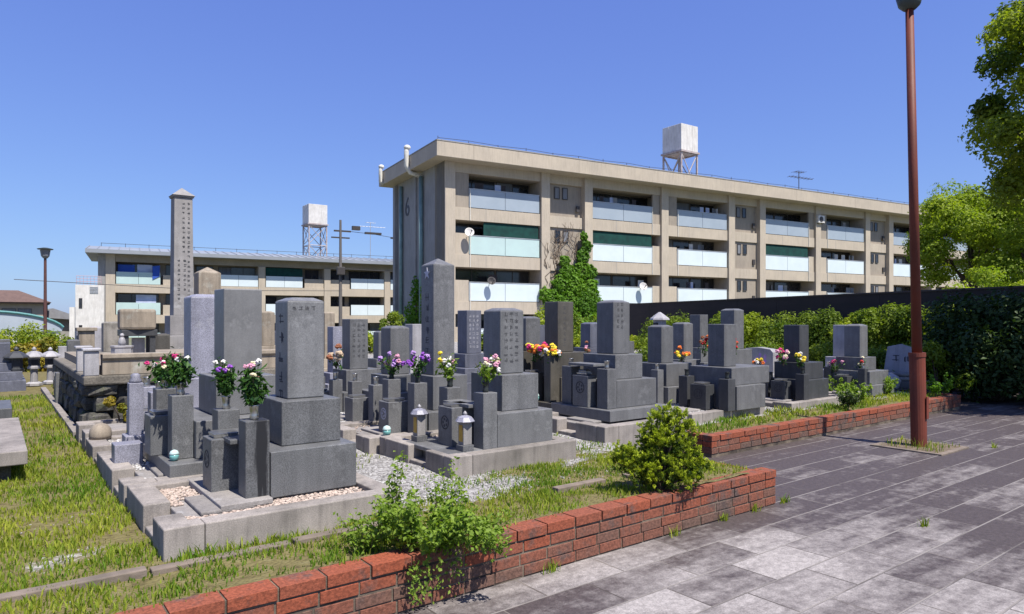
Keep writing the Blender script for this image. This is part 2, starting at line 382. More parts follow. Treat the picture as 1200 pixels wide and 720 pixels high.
# plots as rows of kerbed enclosures: (u0, u1, v0, v1)
ENCL = []
def gravel_amount(u, v):
    """1 where light gravel lies on the cemetery ground, 0 where turf grows"""
    a = 0
    if u > 2.1 and v > 3.95:
        a = 1.0
        if v < 4.5: a = 1.0 - max(0, (u-3.7)*1.8)
        a *= .62+.5*nz(u, v, 2.6)+.3*nz(u,v,7) if v < 4.66 else 1
        if v < 4.05+.25*math.sin(u*2.1): a *= .15
    if u > 4.3 and v < 5: a = min(a, .4)
    if u < .75 and v < 4.9:                       # stony patch in front of the path
        a = max(a, .30*math.exp(-((u-.30)**2/.06+(v-4.35)**2/.03)), .32*math.exp(-((u-.35)**2/.03+(v-5.15)**2/.03)))
    if u > 6.4 and v < 5.35: a = 0
    if u < .78 and v > 6.9: a = max(a, .35*max(0, nz(u,v,3)))
    n_ = nz(u, v, 5.1)*.25+nz(u+9, v, 11)*.15
    return min(1, max(0, a+n_*(a > .05)))
def soil_z(u, v):
    z = Z0+.012*nz(u, v, 2.3)+.006*nz(u, v, 9)
    if v < 3.6 and u < 5.3: z = max(z, .277-max(0, v-3.335)*.04)+(.0 if v > 3.34 else .022*nz(u,v*3,2.1)+.010*nz(u,v,13)+.008-(3.34-v)*.12)
    if u > 5.1 and v < 5.2: z = .262+.008*nz(u,v,9)-.02*(u > 5.17)
    if u > 6.42 and v < 6.6: z = min(z, .215+max(0,(v-4.8))*.04+.008*nz(u,v,5))
    if v > 5.0 and 5.24 < u < 6.42 and v < 7: z = min(z, .0+.27*max(0,(v-5.4))/1.3+.004) if v < 6.9 else z
    return z
def soil_region(mb, tones, u0, u1, v0, v1, st):
    nu = int((u1-u0)/st)+1; nv = int((v1-v0)/st)+1
    b = len(mb.v)
    for j in range(nv+1):
        for i in range(nu+1):
            u = u0+(u1-u0)*i/nu; v = v0+(v1-v0)*j/nv
            mb.v.append((u, v, soil_z(u, v))); tones.append(gravel_amount(u, v))
    for j in range(nv):
        for i in range(nu):
            a = b+j*(nu+1)+i; mb.f.append((a, a+1, a+nu+2, a+nu+1))
g = MB(); tones = []
soil_region(g, tones, -1.5, 5.10, 3.26, 5.2, .045)
soil_region(g, tones, 5.10, 5.225, 3.36, 5.2, .045)
soil_region(g, tones, -1.5, 5.24, 5.2, 9.0, .09)
soil_region(g, tones, 5.24, 6.63, 5.4, 9.0, .1)
soil_region(g, tones, 6.53, 13.4, 4.845, 9.0, .11)
soil_region(g, tones, -20, 30, 9.0, 34, .5)
soil_region(g, tones, 13.4, 30, 8.9, 9.0, .5)
soil_region(g, tones, -20, -1.5, 3.335, 9.0, .5)
o = mk('cemetery_soil', g, 'mortar', fix=False, smooth=True); struct(o)
a = o.data.attributes.new('gravel', 'FLOAT', 'POINT'); a.data.foreach_set('value', tones)
def soil_mat():
    m = bpy.data.materials.new('cemetery_soil'); m.use_nodes = True
    t = m.node_tree; n = t.nodes; l = t.links; b = n['Principled BSDF']; b.inputs['Roughness'].default_value = .95; b.inputs['Specular IOR Level'].default_value = .15
    tc = n.new('ShaderNodeTexCoord'); at_ = n.new('ShaderNodeAttribute'); at_.attribute_name = 'gravel'
    def cr(sock, stops):
        x = n.new('ShaderNodeValToRGB'); l.new(sock, x.inputs[0]); e = x.color_ramp.elements
        e[0].position, e[0].color = stops[0][0], (*stops[0][1],1); e[1].position, e[1].color = stops[-1][0], (*stops[-1][1],1)
        for p, c in stops[1:-1]: q = e.new(p); q.color = (*c,1)
        return x.outputs[0]
    no = n.new('ShaderNodeTexNoise'); no.inputs['Scale'].default_value = 14; no.inputs['Detail'].default_value = 8; no.inputs['Roughness'].default_value = .7; l.new(tc.outputs['Object'], no.inputs[0])
    soil = cr(no.outputs['Fac'], [(.3,(.06,.046,.025)), (.5,(.14,.12,.05)), (.7,(.17,.15,.075))])
    vo = n.new('ShaderNodeTexVoronoi'); vo.inputs['Scale'].default_value = 46; l.new(tc.outputs['Object'], vo.inputs[0])
    grv = cr(vo.outputs['Color'], [(.1,(.10,.095,.09)), (.45,(.24,.23,.22)), (.9,(.40,.39,.375))])
    mr = n.new('ShaderNodeMapRange'); mr.inputs[1].default_value=.0; mr.inputs[2].default_value=.05; mr.inputs[3].default_value=1.0; mr.inputs[4].default_value=1
    mu = n.new('ShaderNodeMix'); mu.data_type='RGBA'; mu.blend_type='MULTIPLY'; mu.inputs[0].default_value=1
    l.new(vo.outputs['Distance'], mr.inputs[0])
    ad = n.new('ShaderNodeMath'); ad.operation='ADD'; l.new(at_.outputs['Fac'], ad.inputs[0])
    s2 = n.new('ShaderNodeMath'); s2.operation='MULTIPLY_ADD'; l.new(no.outputs['Fac'], s2.inputs[0]); s2.inputs[1].default_value=.9; s2.inputs[2].default_value=-.45; l.new(s2.outputs[0], ad.inputs[1])
    m2 = n.new('ShaderNodeMapRange'); m2.inputs[1].default_value=.38; m2.inputs[2].default_value=.6; l.new(ad.outputs[0], m2.inputs[0])
    mx = n.new('ShaderNodeMix'); mx.data_type='RGBA'; l.new(m2.outputs[0], mx.inputs[0]); l.new(soil, mx.inputs[6]); l.new(grv, mx.inputs[7])
    l.new(mx.outputs[2], b.inputs['Base Color'])
    bp = n.new('ShaderNodeBump'); bp.inputs['Strength'].default_value=.9; bp.inputs['Distance'].default_value=.012
    iv = n.new('ShaderNodeMath'); iv.operation='SUBTRACT'; iv.inputs[0].default_value=.5; l.new(vo.outputs['Distance'], iv.inputs[1]); l.new(iv.outputs[0], bp.inputs['Height']); l.new(bp.outputs[0], b.inputs['Normal'])
    return m
o.data.materials[0] = soil_mat()

# ------------------------------------------------------------------ brick walls
def brick_run(mb, core, x0, x1, y0, y1, axis, face=0, courses=4, h=.0605, j=.011, top_len=.236, low_len=.212, ztop=.29):
    """bricks between x0..x1 along `axis` ('x' or 'y'); wall thickness y0..y1"""
    for c in range(courses):
        top = c == courses-1
        z1 = ztop-(courses-1-c)*(h+j); z0 = z1-h
        L = top_len if top else low_len
        s = x0-(L*.5 if c % 2 else .08)
        while s < x1-.01:
            a, b = max(s, x0), min(s+L-j, x1)
            if b-a > .02:
                r = rnd.random(); dzb = rnd.uniform(-.0015,.0015); z0 += dzb; z1 += dzb; pr = rnd.uniform(-.004,.0025)+(.006 if top else 0)
                col = min(1, (.72+.28*r) if top else (.25+.7*r if c == courses-2 else .0+.6*r))
                # a course brick spans the wall's thickness
                if axis == 'x': mb.box(a, b, y0-pr, y1+pr, z0, z1, col)
                else: mb.box(y0-pr, y1+pr, a, b, z0, z1, col)
            s += L
    zb = ztop-.006
    if axis == 'x': core.box(x0+.006, x1-.006, y0+.007, y1-.007, -.03, zb)
    else: core.box(y0+.007, y1-.007, x0+.006, x1-.006, -.03, zb)
def brick_wall(label, runs, **kw):
    x, y = runs[0][0], runs[0][2]
    t = thing('brick_wall', (0,0,0), label, 'brick wall', 'low brick walls along the paving')
    mb, core = MB(), MB()
    for (x0, x1, y0, y1, ax, *zt_) in runs: brick_run(mb, core, x0, x1, y0, y1, ax, **{**kw, **(dict(ztop=zt_[0]) if zt_ else {})})
    mk('bricks', mb, 'brick', t, bevel=.0025); mk('mortar_bed', core, 'mortar', t)
    return t
brick_wall('low red brick retaining wall nearest the camera, under the conifer bush', [(-1.4, W1U, W1V, W1V+.13, 'x'), (W1V+.134, 4.6, W1U-.13, W1U, 'y', .255)])
brick_wall('low red brick wall farther along the paving, behind the rust red lamp post', [(W2U0, W2U1, W2V, W2V+.13, 'x'), (W2V+.134, 8.9, W2U0, W2U0+.13, 'y'), (W2V+.134, 9, W2U1-.13, W2U1, 'y')], courses=3, ztop=.245)

# thin concrete edging in the turf
M['edging'] = mat('edging', (.20,.16,.13), (.12,.10,.08), .95, 6, 6, .4, 40)
for a, b, dz, lb in ((-1.3,-.2,0,'leftmost concrete edging strip in the turf by the left bottom corner'),(-.19,.62,.008,'concrete edging strip in the turf before the corner of the nearest plot'),(.64,1.35,-.004,'mossy concrete edging strip in the turf along the nearest kerb'),
                 (1.37,2.2,.004,'concrete edging strip in the turf left of the leafy weeds'),(3.35,3.85,.004,'short edging stone in the turf before the grey gravel'),(4.1,4.45,0,'short edging stone near the conifer bush')):
    o = mk('concrete_edging', MB().box(a, b, 3.83, 3.90, .2, Z0+.022+dz), 'edging', bevel=.006)
    tag(o, lb, 'edging', 'edging strips in the turf')

# ------------------------------------------------------------------ grave kerbs
def kerb(u0, u1, v0, v1, label, z1=.44, entry=(.31,.61), w=.13, zf=.42, fill='pebble', step=True, mname='kerb_granite', entry_side=True):
    t = thing('grave_kerb', (u0, v0, Z0), label, 'grave kerb', 'granite kerbs round the grave plots')
    def bx(n, a, b, c, d, e, f, m=mname, bev=.008): return mk(n, MB().box(a-u0, b-u0, c-v0, d-v0, e-Z0, f-Z0), m, t, bevel=bev)
    bx('side_kerb', u0+.0, u0+.205, v0, v0+w, .15, z1+.001); bx('side_kerb', u0+.208, u1, v0, v0+w, .15, z1)
    bx('side_kerb', u0, u1, v1-w, v1, .15, z1)
    bx('rear_kerb', u1-w, u1, v0+w+.002, v1-w-.002, .15, z1-.002)
    e0, e1 = v0+entry[0], v0+entry[1]
    bx('front_kerb', u0, u0+w+.02, v0+w+.002, e0, .15, z1-.001)
    bx('front_kerb', u0, u0+w+.02, e1, v1-w-.002, .15, z1-.001)
    bx('entry_step', u0+.01, u0+.24, e0+.003, e1-.003, .15, .315)
    bx('plot_floor', u0+w+.022, u1-w-.002, v0+w+.002, v1-w-.002, .2, zf-.02, 'slab_granite')
    bx('path_slab', u0+.25, u0+.56, e0-.02, e1+.12, zf-.02, zf+.005, 'slab_granite')
    ENCL.append((u0, u1, v0, v1))
    if fill:
        hold = thing('gravel', (u0, v0, 0), fill[1], 'gravel', None); hold['kind'] = 'stuff'
        # low pebbles scattered on the floor of the plot
        mb = MB(); n = fill[2]
        for i in range(n):
            x = rnd.uniform(w+.03, u1-u0-w-.015); y = rnd.uniform(w+.012, v1-v0-w-.012)
            if .22 < x < .58 and e0-v0-.04 < y < e1-v0+.14: continue
            if x < .25 and e0-v0 < y < e1-v0: continue
            q = rnd.uniform(.006, .013)
            mb.ball((x, y, zf-.016+q*.3), q, (1, rnd.uniform(.6,1), .6), 5, 3, .15)
        COL.objects.unlink(hold); bpy.data.objects.remove(hold)
        o = mk('gravel', mb, M[fill[0]], None, fix=False); o.location = (u0, v0, 0)
        tag(o, fill[1], None, None, 'stuff')
    return t
M['peb_pink'] = mat('pebbles_cream', (.48,.40,.34), (.30,.23,.19), .85, 45, 2)
M['peb_white'] = mat('pebbles_white', (.55,.54,.52), (.38,.37,.36), .85, 45, 2)

kerb(.72, 2.12, 3.98, 5.22, 'granite kerb of the nearest grave plot, with its sharp corner towards the brick wall', fill=('peb_pink','cream and pink pebbles round the nearest gravestone',5200))
kerb(.71, 2.12, 5.27, 6.52, 'granite kerb of the second plot along the turf path', entry=(.26,.58), z1=.43, fill=('peb_white','white gravel in the second plot along the turf path',1500))
kerb(.72, 2.15, 6.56, 7.75, 'low granite kerb before the old dark retaining wall, with weeds inside', z1=.41, zf=.40, fill=('peb_white','white gravel in the third plot along the turf path',1200))
kerb(.72, 2.15, 7.79, 8.72, 'pale low kerb directly at the foot of the dark boulder wall', z1=.45, zf=.42, fill=None)
kerb(2.94, 4.30, 4.66, 5.95, 'wide flat granite kerb behind the leafy weeds, under the pair of small lanterns', entry=(.42,.72), fill=('peb_pink','sparse dry pebbles in the plot behind the weeds',500))
kerb(2.86, 4.30, 6.0, 7.1, 'brownish kerb of the plot under the tall pointed stone', z1=.42, zf=.40, fill=('peb_pink','sparse pebbles under the tall pointed stone',300))
kerb(2.86, 4.30, 7.15, 8.3, 'kerb with bright white gravel left of the tall pointed stone', z1=.40, zf=.40, fill=('peb_white','bright white gravel left of the tall pointed stone',1500))
kerb(5.03, 6.36, 5.02, 6.3, 'granite kerb with a step, behind the conifer bush', z1=.44, entry=(.45,.75), fill=None)
kerb(4.98, 6.36, 6.35, 7.5, 'low kerb under the brownish gravestone', z1=.41, zf=.39, fill=None)
kerb(7.0, 8.6, 5.45, 6.85, 'kerb filled with white gravel behind the turf of the far brick wall', z1=.36, zf=.35, fill=('peb_white','white gravel under the wide grave left of the white headstone',1500))
kerb(9.2, 10.9, 5.4, 6.7, 'low concrete kerb under the dark grave with pink and yellow flowers', z1=.34, zf=.33, fill=None)
kerb(11.3, 12.9, 5.6, 6.9, 'low kerb of the plot with twin gravestones', z1=.34, zf=.33, fill=('peb_white','gravel in the plot with twin gravestones',500))

# ------------------------------------------------------------------ carved marks
def glyphs(mb, face, a0, z0, cell, cols, rows, gap=1.35, off=.0, r_=None, skip=()):
    """brush-like carved characters: a few strokes each. face = ('y', y) plane seen from -y, or ('x', x) plane seen from -x"""
    q = r_ or rnd
    for c in range(cols):
        for r in range(rows):
            if (c, r) in skip: continue
            cx = a0+c*cell*gap; cz = z0-r*cell*gap
            for k in range(q.randint(4, 6)):
                hz = q.random() < .55
                L = cell*q.uniform(.45,.9); w = cell*.085
                x = cx+cell*q.uniform(-.12,.12) if hz else cx+cell*q.uniform(-.35,.35)
                z = cz+cell*q.uniform(-.4,.4) if hz else cz+cell*q.uniform(-.1,.1)
                x0, x1, zz0, zz1 = (x-L/2, x+L/2, z-w/2, z+w/2) if hz else (x-w/2, x+w/2, z-L/2, z+L/2)
                d = .0012+.0002*k
                if face[0] == 'y': mb.box(x0, x1, face[1]-d, face[1]+.002, zz0, zz1)
                else: mb.box(face[1]-d, face[1]+.002, x0, x1, zz0, zz1)
    return mb
def ring(mb, x, y, z, r, w, n=20):      # flat ring on a face that looks towards -x
    for i in range(n):
        a, b = 2*math.pi*i/n, 2*math.pi*(i+1)/n
        p = [(x-.002, y+q*math.cos(t), z+q*math.sin(t)) for q in (r-w, r) for t in (a, b)]
        k = [(x+.002, *v[1:]) for v in p]
        mb.add(p+k, [(0,1,3,2),(4,6,7,5),(0,4,5,1),(2,3,7,6),(0,2,6,4),(1,5,7,3)])

# ------------------------------------------------------------------ graves
def tomb(u, v, stone, tiers, m, label, zf=.42, altar=None, top='flat', cat='gravestone', name='gravestone', group='upright gravestones in the cemetery rows',
         tier_m=None, marks=None, crest=False, stone_m=None):
    """stone=(wu,wv,z0,z1); tiers=[(u0,u1,v0,v1,z0,z1) relative to centre, z absolute]"""
    t = thing(name, (u, v, zf), label, cat, group)
    wu, wv, z0, z1 = stone
    s = MB()
    hu, hv = wu/2, wv/2
    if top == 'flat': s.box(-hu, hu, -hv, hv, z0-zf, z1-zf)
    elif top == 'low':      # shallow four-sided top
        e = wu*.10; s.box(-hu,hu,-hv,hv,z0-zf,z1-zf-e)
        s.box(-hu,hu,-hv,hv,z1-zf-e,z1-zf,tx=wu*.22,ty=wv*.22)
    elif top == 'point':
        e = wu*.30; s.box(-hu,hu,-hv,hv,z0-zf,z1-zf-e); s.pyramid(-hu,hu,-hv,hv,z1-zf-e,z1-zf)
    elif top == 'round':
        pr = [(-hv, z0-zf), (hv, z0-zf)]+[(hv*math.cos(a)*(1.0), z1-zf-hv*.45+hv*.45*math.sin(a)) for a in [math.pi*i/10 for i in range(11)]]
        s.prism_x(pr, -hu, hu)
    bs = mk('main_stone', s, stone_m or m, t, bevel=min(.008, wu*.03))
    names = ['upper_base','lower_base','foundation_slab','footing']
    for i, q in enumerate(tiers):
        a, b, c, d, e, f = q
        mk(names[min(i,3)], MB().box(a, b, c, d, e-zf, f-zf), tier_m or m, t, bevel=.006)
    if marks:
        g_ = MB()
        for k in marks:
            face, a0, top_, cell, cols, rows = k[:6]
            pl = ('y', -hv) if face == 'y' else ('x', -hu)
            glyphs(g_, pl, a0, z1-zf-top_, cell, cols, rows)
        mk('inscription', g_, M[marks[0][6]] if len(marks[0]) > 6 else M['cut'], t, fix=False)
    if altar:
        am = altar.get('m', tier_m or m); f = altar['front']; h = altar['h']; w_ = altar.get('w', .15); sp = altar.get('sp', .34); dp = altar.get('d', .16)
        zb = altar.get('zb', zf)-zf
        for sg in (-1, 1):
            if sg == 1 and altar.get('one'): continue
            p = mk('vase_post', MB().box(f-dp, f-.002, sg*sp-w_/2, sg*sp+w_/2, zb, zb+h), altar.get('stain', am) if sg < 0 else am, t, bevel=.005)
            mk('vase', MB().lathe([(.022, zb+h-.002), (.03, zb+h+.012), (.024, zb+h+.03), (.031, zb+h+.085), (.036, zb+h+.09)], f-dp/2, sg*sp, 12), altar.get('vm', 'steel'), p, smooth=True)
        ih = altar.get('ih', h*.75); iw = altar.get('iw', .26)
        ib = mk('incense_stand', MB().box(f-dp-altar.get('io', .12), f-dp*.5-.0, -iw/2, iw/2, zb, zb+ih), am, t, bevel=.005)
        mk('incense_bowl', MB().box(f-dp-altar.get('io', .12)+.03, f-dp*.5-.03, -iw/2+.05, iw/2-.05, zb+ih+.001, zb+ih+.03, tx=-.008, ty=-.008), 'steel', ib, bevel=.004)
        if altar.get('table'):
            mk('offering_table', MB().box(f-.20, f-.003, -sp+w_/2+.002, sp-w_/2-.002, zb+altar['table'], zb+altar['table']+.03), am, t, bevel=.004)
        if altar.get('crest'):
            g_ = MB(); ring(g_, f-dp-altar.get('io', .12), 0, zb+ih*.62, iw*.27, iw*.045)
            for k in range(5):
                a = 2*math.pi*k/5; g_.ball((f-dp-altar.get('io', .12), iw*.13*math.cos(a), zb+ih*.62+iw*.13*math.sin(a)), iw*.06, (.05,1,1), 6, 4)
            mk('family_crest', g_, M[altar['crest']], ib, fix=False)
    return t
def place(px, D): 
    u, v = at(px, D); return u, v
def simple_tomb(px, D, w, y0, y1, yb2, m, label, mid=None, zf=.36, **k):
    """a stone on two tiers seen at photo column px; heights read off the photograph's rows y0, y1, (mid), yb2"""
    u, v = at(px, D); z = lambda y: zz(y, D)
    za, zb = z(y1), z(y0)
    mid = mid or (y1+yb2)/2
    t1 = (-w*.85, w*.85, -w*.85, w*.85, max(zf, z(mid)), za-.0015)
    tiers = [t1]
    if z(mid) > zf+.05:
        tiers = [t1, (-w*1.25, w*1.2, -w*1.45, w*1.45, max(zf, z(yb2)), z(mid)-.0015)]
        if z(yb2) > zf+.03: tiers.append((-w*1.5, w*1.4, -w*1.7, w*1.7, zf-.1, z(yb2)-.0015))
    return tomb(u, v, (w, w, za, zb), tiers, m, label, zf=zf, **k)

G = {}
# nearest grave
G['T1'] = tomb(1.73, 4.75, (.26,.26,1.01,1.705), [(-.21,.20,-.25,.25,.715,1.0085), (-.33,.25,-.40,.40,.42,.7135)], 'granite_mid',
     'large grey gravestone of the nearest plot, smooth front face, flowers in two vases', zf=.42, stone_m='granite_front', top='low',
     altar=dict(front=-.335, h=.50, w=.155, d=.15, sp=.325, ih=.36, iw=.22, io=.13, table=.34, m='granite_mid', crest='crest', stain='granite_stained'),
     marks=[('y', -.085, .075, .034, 4, 1, 'cut'), ('x', 0, .14, .10, 1, 5, 'cut')])
g = MB().box(1.08, 1.39, 4.27, 5.15, .41, .445)
tag(mk('altar_slab', g, 'slab_granite', bevel=.006), 'thin flat stone slab on the pebbles before the nearest gravestone', 'stone slab')
# second plot
G['T2'] = tomb(1.62, 5.87, (.30,.30,1.105,1.80), [(-.24,.22,-.28,.28,.80,1.1035), (-.42,.30,-.44,.44,.52,.7985), (-.62,.40,-.56,.52,.41,.5185)], 'granite_smooth',
     'tall smooth grey gravestone behind the nearest one, paler and without letters', zf=.42, tier_m=M['granite_grey'],
     altar=dict(front=-.42, h=.47, w=.15, d=.15, sp=.30, zb=.52, ih=.30, iw=.24, io=.10, m='granite_mid'))
G['T3'] = tomb(1.60, 6.93, (.29,.29,1.02,1.79), [(-.24,.24,-.26,.26,.74,1.0185), (-.36,.34,-.36,.36,.40,.7385)], 'granite_lavender',
     'pale lavender speckled gravestone left of the smooth grey one', zf=.40, top='low',
     altar=dict(front=-.36, h=.52, w=.15, d=.15, sp=.28, ih=.33, iw=.24, m='granite_lavender'))
g = thing('granite_post', (.98, 6.62, .41), 'lavender granite lantern post on a block, left of the flower vases', 'stone post')
mk('block', MB().box(-.09,.10,-.10,.10,0,.16), 'granite_lavender', g, bevel=.006)
mk('post', MB().box(-.055,.055,-.055,.055,.16,.60), 'granite_lavender', g, bevel=.004)
mk('cap', MB().lathe([(.045,.60),(.05,.62),(.035,.645),(.04,.665),(.02,.68)],0,0,12), 'granite_lavender', g, smooth=True)
g = thing('kerb_block', (.86, 6.2, Z0), 'light lavender granite corner block beside the white gravel', 'stone block')
mk('block', MB().box(-.1,.1,-.09,.09,.1,.30), 'granite_lavender', g, bevel=.006)
# row B
G['T10'] = tomb(3.83, 5.16, (.27,.27,1.055,1.66), [(-.20,.22,-.25,.25,.73,1.0535), (-.33,.30,-.36,.36,.42,.7285)], 'granite_grey',
     'broad grey gravestone in the middle plot, between white and pink bouquets', zf=.42, stone_m='granite_front', top='low',
     altar=dict(front=-.335, h=.50, w=.15, d=.15, sp=.29, ih=.36, iw=.23, io=.16, crest='crest', table=.36, vm='dark_vase'),
     marks=[('y', -.07, .06, .045, 3, 8, 'cut')])
g = MB().box(3.0, 3.5, 4.80, 5.55, .405, .44)
tag(mk('altar_slab', g, 'granite_grey', bevel=.006), 'dark flat altar slab under the two small lanterns', 'stone slab')
G['T8'] = tomb(3.80, 6.30, (.26,.26,.97,2.21), [(-.20,.22,-.24,.24,.62,.9685), (-.32,.3,-.36,.36,.40,.6185)], 'granite_grey',
     'tall slender grave pillar with a pointed top and a small pale star on its side', zf=.40, top='point', name='grave_pillar', cat='grave pillar', group=None,
     altar=dict(front=-.33, h=.52, w=.14, d=.15, sp=.28, ih=.32, iw=.22, io=.16, crest='emblem', vm='dark_vase'),
     marks=[('x', 0, .42, .085, 1, 7, 'cut')])
st = MB(); pts = []
for i in range(10):
    r = .065 if i % 2 == 0 else .027; a = math.pi/2+math.pi*i/5; pts.append((r*math.cos(a), r*math.sin(a)))
st.add([(-.136, y, z+1.64) for y, z in pts]+[(-.128, y, z+1.64) for y, z in pts], [tuple(range(10)), tuple(range(10,20))[::-1]]+[(i,(i+1)%10,10+(i+1)%10,10+i) for i in range(10)])
mk('star_emblem', st, 'emblem', G['T8'], fix=False)
G['T7'] = simple_tomb(463, 8.15, .25, 382, 438, 476, 'granite_grey', 'grey gravestone left of the tall pointed pillar, behind purple flowers', top='low',
     altar=dict(front=-.32, h=.46, w=.13, d=.13, sp=.28, ih=.30, iw=.22, io=.14))
G['T6'] = simple_tomb(416, 9.05, .255, 374, 432, 480, 'granite_grey', 'grey gravestone with faint carved columns, right of the nearest grave', mid=456,
     altar=dict(front=-.32, h=.44, w=.13, d=.13, sp=.28, ih=.28, iw=.24, io=.14), marks=[('y', -.07, .08, .05, 3, 7, 'cut')])
simple_tomb(395, 10.3, .22, 383, 436, 460, 'granite_lavender', 'narrow lavender stone half hidden behind the nearest grave')
G['T9'] = simple_tomb(550, 10.7, .27, 364, 414, 445, 'granite_blue', 'blue grey stone with rows of pale letters, just right of the pointed pillar', marks=[('y', -.075, .09, .05, 3, 8, 'cut_light')])
simple_tomb(487, 12.0, .27, 380, 425, 455, 'granite_light', 'light grey stone peeking out behind the stone left of the pointed pillar')
simple_tomb(618, 9.6, .26, 371, 420, 450, 'granite_grey', 'grey stone half hidden behind the broad middle gravestone', top='low')
simple_tomb(631, 12.6, .24, 381, 420, 445, 'granite_blue', 'small bluish stone between the broad middle stone and the brownish one')
# row C
G['T11'] = tomb(*at(655, 9.0), (.27,.27,zz(412,9),zz(354,9)), [(-.24,.26,-.26,.26,zz(439,9),zz(412,9)-.0015), (-.28,.38,-.36,.36,zz(466,9),zz(439,9)-.0015), (-.5,.5,-.5,.5,.36,zz(466,9)-.0015)], 'granite_brown',
     'dark brownish gravestone beside the big yellow and orange bouquet', zf=.36,
     altar=dict(front=-.28, h=.62, w=.13, d=.15, sp=.27, zb=.52, ih=.36, iw=.2, vm='dark_vase'), marks=[('y', -.02, .08, .05, 1, 8, 'cut')])
G['T13'] = tomb(5.97, 5.82, (.28,.28,1.145,1.785), [(-.24,.22,-.27,.27,.86,1.1435), (-.33,.34,-.38,.38,.545,.8585), (-.56,.42,-.50,.50,.42,.5435)], 'granite_grey',
     'tall dark grey gravestone with a polished side, behind the conifer bush', zf=.42, top='low', tier_m=M['granite_grey'],
     altar=dict(front=-.335, h=.45, w=.17, d=.15, sp=.30, zb=.545, ih=.36, iw=.26, io=.06, crest='crest', table=.47),
     marks=[('y', -.06, .05, .05, 2, 5, 'cut')])
simple_tomb(692, 11.6, .24, 378, 407, 445, 'granite_blue', 'slim bluish stone between the brownish and the tall dark grey gravestones', top='low', altar=dict(front=-.32, h=.42, w=.12, d=.12, sp=.25, ih=.26, iw=.2))
simple_tomb(709, 13.8, .25, 383, 420, 450, 'granite_blue', 'small stone just left of the tall dark grey gravestone, farther back')
# row D
u, v = at(774, 10.3); D = 10.3
G['T14'] = tomb(u, v, (.27,.27,zz(425,D),zz(381,D)), [(-.22,.36,-.30,.30,.58,zz(425,D)-.0015), (-.30,.52,-.40,.40,.33,.5785)], 'granite_grey',
     'grey gravestone below the small lantern top, in front of the hedge', zf=.33, top='low', altar=dict(front=-.31, h=.5, w=.13, d=.13, sp=.26, ih=.3, iw=.2))
G['T15'] = simple_tomb(800, 12.4, .26, 378, 421, 462, 'granite_grey', 'grey gravestone with an orange bouquet, left of two farther stones', mid=440, top='low')
simple_tomb(819, 14.6, .27, 369, 407, 440, 'granite_grey', 'tallest of the stones between the orange bouquet and the wide grave')
G['T17'] = simple_tomb(858, 11.9, .28, 362, 409, 470, 'granite_grey', 'tall light grey stone behind the wide grave with red flowers', mid=435, top='low')
D = 9.5; u, v = at(846, D)
G['T18'] = tomb(u, v, (.27,.27,zz(429,D),zz(380,D)), [(-.26,.62,-.34,.34,zz(449,D),zz(429,D)-.0015), (-.26,.40,-.42,.42,.35,zz(449,D)-.0015)], 'granite_grey',
     'wide dark grave on white gravel with a broad ledge, left of the white headstone', zf=.35,
     altar=dict(front=-.27, h=.42, w=.15, d=.16, sp=.33, ih=.33, iw=.26, io=.10, crest='crest', m='granite_dark', vm='dark_vase'))
D = 10.8; u, v = at(933, D)
G['T20'] = tomb(u, v, (.27,.27,zz(424,D),zz(381,D)), [(-.20,.34,-.26,.26,zz(443,D),zz(424,D)-.0015), (-.26,.36,-.34,.34,.33,zz(443,D)-.0015)], 'granite_dark',
     'near black gravestone with pink and yellow flowers before the hedge', zf=.33,
     altar=dict(front=-.27, h=.40, w=.14, d=.15, sp=.30, ih=.28, iw=.24, io=.10, crest='crest', vm='dark_vase'))
G['T21'] = simple_tomb(1003, 12.1, .28, 380, 418, 448, 'granite_grey', 'front stone of the twin gravestones left of the lamp post', top='low', altar=dict(front=-.3, h=.36, w=.12, d=.13, sp=.3, ih=.22, iw=.24, m='granite_dark'))
simple_tomb(989, 12.9, .28, 381, 418, 448, 'granite_light', 'rear paler stone of the twin gravestones left of the lamp post')
# white rounded headstone
D = 13.3; u, v = at(891, D)
t = thing('headstone', (u, v, .33), 'low white headstone with a rounded top and a blue flower engraving', 'headstone')
mk('plinth', MB().box(-.25,.25,-.42,.42,0,.2), 'granite_light', t, bevel=.01)
mk('tablet', MB().prism_x([(-.34,.2),(.34,.2),(.33,.60),(.27,.66),(0,.69),(-.27,.66),(-.33,.60)], -.09, .09), 'granite_light', t, bevel=.01)
b_ = MB(); [b_.ball((-.092, .10*math.cos(a)-.08, .47+.07*math.sin(a)), .035, (.1,1,1.3), 6, 4) for a in (0,1.3,2.5,3.8,5)]
mk('engraving', b_, M['fl_lilac'], t)
# slanted modern stone near the lamp post
D = 12.9; u, v = at(1056, D)
t = thing('headstone', (u, v, .30), 'slanted western style headstone with a round stone ring, right next to the lamp post', 'headstone')
mk('plinth', MB().box(-.4,.3,-.45,.45,0,.12), 'granite_grey', t, bevel=.01)
mk('tablet', MB().prism_x([(-.34,.12),(.34,.12),(.30,.74),(.05,.80),(-.28,.70)], -.02, .14), 'granite_light', t, bevel=.01).rotation_euler = (0, R(10), 0)
r_ = MB()
for k, (rr, zz_) in enumerate(((.17,.16),(.15,.24))): r_.lathe([(rr,zz_-.04),(rr+.03,zz_),(rr,zz_+.04)], -.22, -.12, 18)
mk('stone_ring', r_, 'granite_grey', t, smooth=True)
mk('engraving', glyphs(MB(), ('x', -.026), -.12, .52, .16, 2, 1), M['crest'], t, fix=False)
t = thing('boulder', (*at(1040, 12.7), .28), 'small pale garden boulder at the foot of the slanted headstone', 'boulder')
mk('rock', MB().ball((0,0,.12), .22, (1,1.1,.8), 10, 7, .12), 'granite_light', t, bevel=.02)

